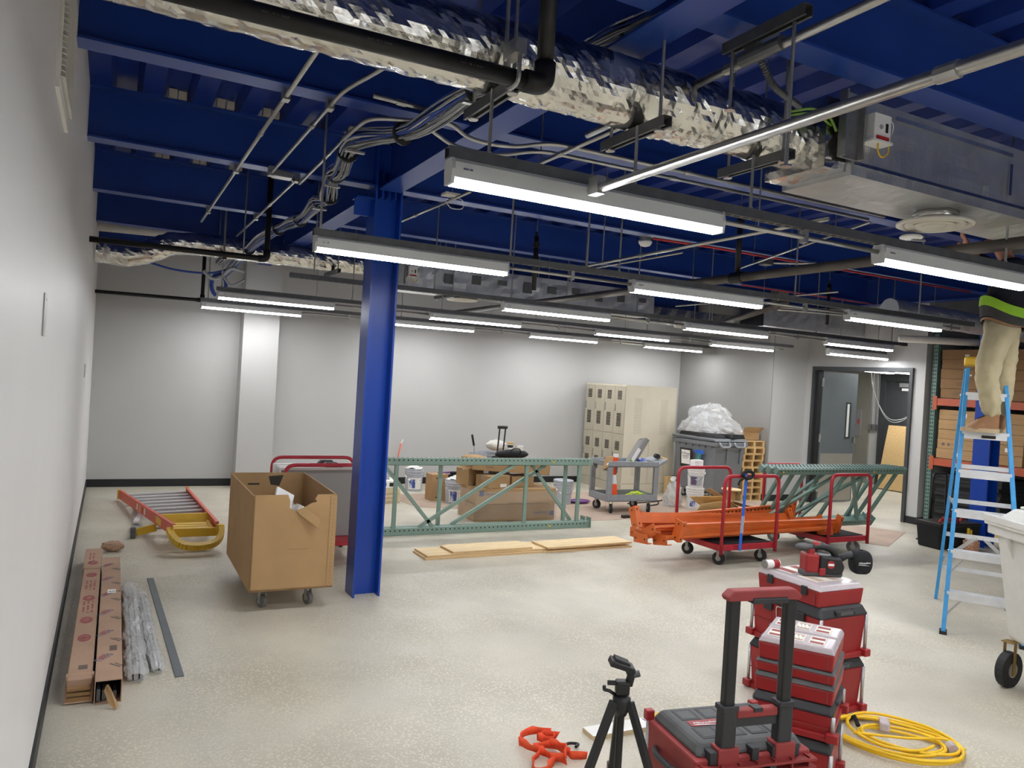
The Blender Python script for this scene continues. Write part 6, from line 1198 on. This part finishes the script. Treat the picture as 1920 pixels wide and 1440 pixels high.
bg = obj('dust_bag', G().grid(lambda u, v: (lambda a, b: (.225 + .055 * max(-1, min(1, 1.25 * math.cos(a))) * math.sin(b) ** .5, .045 * max(-1, min(1, 1.25 * math.sin(a))) * math.sin(b) ** .5, .085 + .068 * math.cos(b)))(2 * math.pi * u, .05 + (math.pi - .1) * v), 20, 12, cu=True), 'soft_black', t, smooth=True)
logo(bg, (.19, -.0475, .08), (1, 0, .1), (0, 0, 1), .016)
t = thing('spray_can', 'small red and white can lying on the far tool stack', 'can', M=T(3.43, 3.20, .7025) @ Rz(-5)); obj('can_body', G().cyl((-.05, 0, .026), (.045, 0, .026), .024, n=18), 'paper', t, smooth=False); obj('label_band', G().cyl((.0, 0, .026), (.04, 0, .026), .0245, n=18), 'tool_red', t); obj('rim', G().cyl((-.055, 0, .026), (-.048, 0, .026), .025, n=18), 'galv', t)
# yellow cord coil
t = thing('extension_cord', 'coiled yellow extension cord on the floor beside the tool boxes', 'extension cord', (3.58, 2.46, 0))
random.seed(5); pts = []
for k in range(7 * 26):
    a = 2 * math.pi * k / 26; lap = k / 26
    rx = .25 + .07 * math.sin(lap * 2.4 + .6) + .05 * noise.noise((k * .06, 0, 0)); ry = .185 + .06 * math.cos(lap * 2.1) + .045 * noise.noise((k * .05, 3, 0))
    p = Vector((rx * math.cos(a) + .02 * math.sin(lap * 1.7), ry * math.sin(a) + .015 * math.cos(lap * 2.9), .01 + .004 * lap + .006 * noise.noise((k * .3, 7, 0)))); p.z = max(.008, p.z)
    pts.append(Matrix.Rotation(math.radians(-52), 3, 'Z') @ p)
obj('cord', G().tube(pts, .008, 8), 'cord_yellow', t, smooth=True)
obj('strand', G().tube(smooth_path([(-.2, .1, .04), (.0, -.05, .045), (.18, -.12, .042), (.2, -.22, .03)]), .007, 8), 'cord_yellow', t, smooth=True)
o = obj('outlet_end', G().box((.03, .1, .045), (.09, .05, .045), Matrix.Rotation(.7, 4, 'Z')), 'clear_lid', t, bev=.01); obj('outlet_core', G().box((.03, .1, .045), (.05, .03, .03), Matrix.Rotation(.7, 4, 'Z')), 'brass', o)
o = obj('plug_end', G().cyl((.14, -.2, .03), (.17, -.16, .03), .024, n=14), 'clear_lid', t); obj('plug_core', G().cyl((.145, -.195, .03), (.172, -.158, .03), .015, n=12), 'brass', o); obj('velcro_tie', G().tube([(-.05, .19, .012), (-.03, .23, .04), (-.05, .26, .012)], .012, 6), 'soft_black', t)
# tripod
t = thing('tripod', 'small black camera tripod standing in the foreground', 'tripod', (1.55, 2.05, 0), -25)
apex = .665
for k, a in enumerate((205, 325, 85)):
    d = Vector((math.cos(math.radians(a)), math.sin(math.radians(a)), 0)); lg = obj('leg', G().bar(d * .03 + Vector((0, 0, apex)), d * .15 + Vector((0, 0, apex - .30)), .026, .022, d), 'black_plastic', t, bev=.003); obj('lower_leg', G().bar(d * .15 + Vector((0, 0, apex - .30)), d * .265 + Vector((0, 0, .01)), .018, .015, d), 'galv_dark', lg); obj('leg_foot', G().cyl(d * .265, d * .262 + Vector((0, 0, .03)), .013), 'rubber', lg); obj('leg_lock', G().box(d * .15 + Vector((0, 0, apex - .3)), (.034, .03, .035)), 'black_plastic', lg, bev=.003)
    if k == 0: obj('leg_print', G().bar(d * .115 + Vector((0, 0, apex - .205)) + d * .012, d * .135 + Vector((0, 0, apex - .26)) + d * .012, .01, .003, d), 'ink_red', lg)
obj('spider', G().lathe([(.018, -.05), (.03, -.02), (.03, .008), (.018, .018)], (0, 0, apex), 16), 'black_plastic', t, smooth=True); obj('centre_column', G().cyl((0, 0, apex - .42), (0, 0, apex + .02), .013), 'black_plastic', t)
obj('pan_base', G().box((0, 0, apex + .042), (.045, .04, .045)), 'black_plastic', t, bev=.006); obj('head_arm', G().tube(fil([(.02, 0, apex + .05), (.028, 0, apex + .085), (.02, 0, apex + .1)], .02), .014, 10), 'black_plastic', t, smooth=True)
q = obj('camera_plate', G().poly([(-.05, -.03, apex + .118), (.035, -.03, apex + .095), (.035, -.03, apex + .113), (-.042, -.03, apex + .138)], (0, .06, 0)), 'black_plastic', t, bev=.004); obj('plate_pad', G().poly([(-.032, -.022, apex + .134), (.018, -.022, apex + .117), (.018, -.022, apex + .126), (-.03, -.022, apex + .143)], (0, .044, 0)), 'rubber', q)
obj('crank', G().tube(fil([(-.02, 0, apex + .015), (-.045, 0, apex + .03), (-.06, 0, apex + .03), (-.06, 0, apex + .045)], .01), .006, 8), 'black_plastic', t, smooth=True); obj('knob', G().cyl((-.05, 0, apex + .055), (-.02, 0, apex + .055), .008), 'black_plastic', t); obj('tilt_knob', G().cyl((.035, 0, apex + .085), (.055, 0, apex + .09), .011), 'galv_dark', t)
# cut board, tub and orange strap
t = thing('board_offcut', 'short white-faced board offcut lying on the floor behind the tripod', 'board', (2.32, 3.06, 0), -2); obj('core', G().bb(-.19, -.05, .0, .19, .05, .022), 'mdf', t); obj('face', G().bb(-.19, -.05, .022, .19, .05, .024), 'paper', t); sk_ = obj('sticker', G().bb(.14, .0, .024, .19, .045, .0245), 'paper', t); obj('sticker_mark', G().bb(.15, .01, .0245, .157, .04, .0248).bb(.165, .015, .0245, .18, .02, .0248), 'ink_blue', sk_)
t = thing('yellow_tub', 'pale tub with bright yellow lid behind the rolling tool box', 'tub', (2.43, 2.86, 0), 10); obj('tub_body', G().frus(0, .085, .085, .12, .095, .095), 'off_white', t, bev=.006); obj('tub_lid', G().bb(-.052, -.052, .12, .052, .052, .142), 'yellow', t, bev=.006)
t = thing('orange_strap', 'crumpled orange ratchet strap on the floor left of the tripod', 'strap', (1.86, 2.98, 0))
def ribbon(P, wd): 
    Q = smooth_path(P, 8); g = G(); m = len(Q); vs = []; 
    for i, p in enumerate(Q):
        vs += [p + Vector((0, 0, -wd / 2)) + Vector((.004 * math.sin(i), 0, 0)), p + Vector((0, 0, wd / 2)) + Vector((.012 * math.sin(i * .7), .012 * math.cos(i * .5), 0))]
    return g.add(vs, [(2 * i, 2 * i + 1, 2 * i + 3, 2 * i + 2) for i in range(m - 1)])
for k, P in enumerate([[(-.10, .10, .03), (-.05, .16, .035), (.05, .17, .03), (.09, .12, .03), (.05, .07, .03), (.0, .1, .035), (.04, .13, .03), (.10, .1, .03)], [(-.10, .10, .03), (-.06, .02, .03), (-.02, -.05, .025), (.03, -.12, .022)], [(-.06, .03, .025), (.0, .04, .03), (.06, .0, .025), (.08, -.08, .02), (.14, -.1, .02)], [(-.05, .0, .02), (-.12, -.06, .02), (-.14, -.14, .018), (-.06, -.12, .018), (.0, -.06, .02)], [(.02, .02, .04), (.05, -.04, .05), (.03, -.1, .04), (-.03, -.08, .03)]]):
    o = obj('webbing', ribbon(P, .036), 'orange_strap', t, smooth=True); o.modifiers.new('thick', 'SOLIDIFY').thickness = .002
obj('hook', G().tube(smooth_path([(.08, .02, .012), (.13, .035, .014), (.165, .01, .016), (.14, -.01, .016)]), .007, 8), 'black_plastic', t, smooth=True)
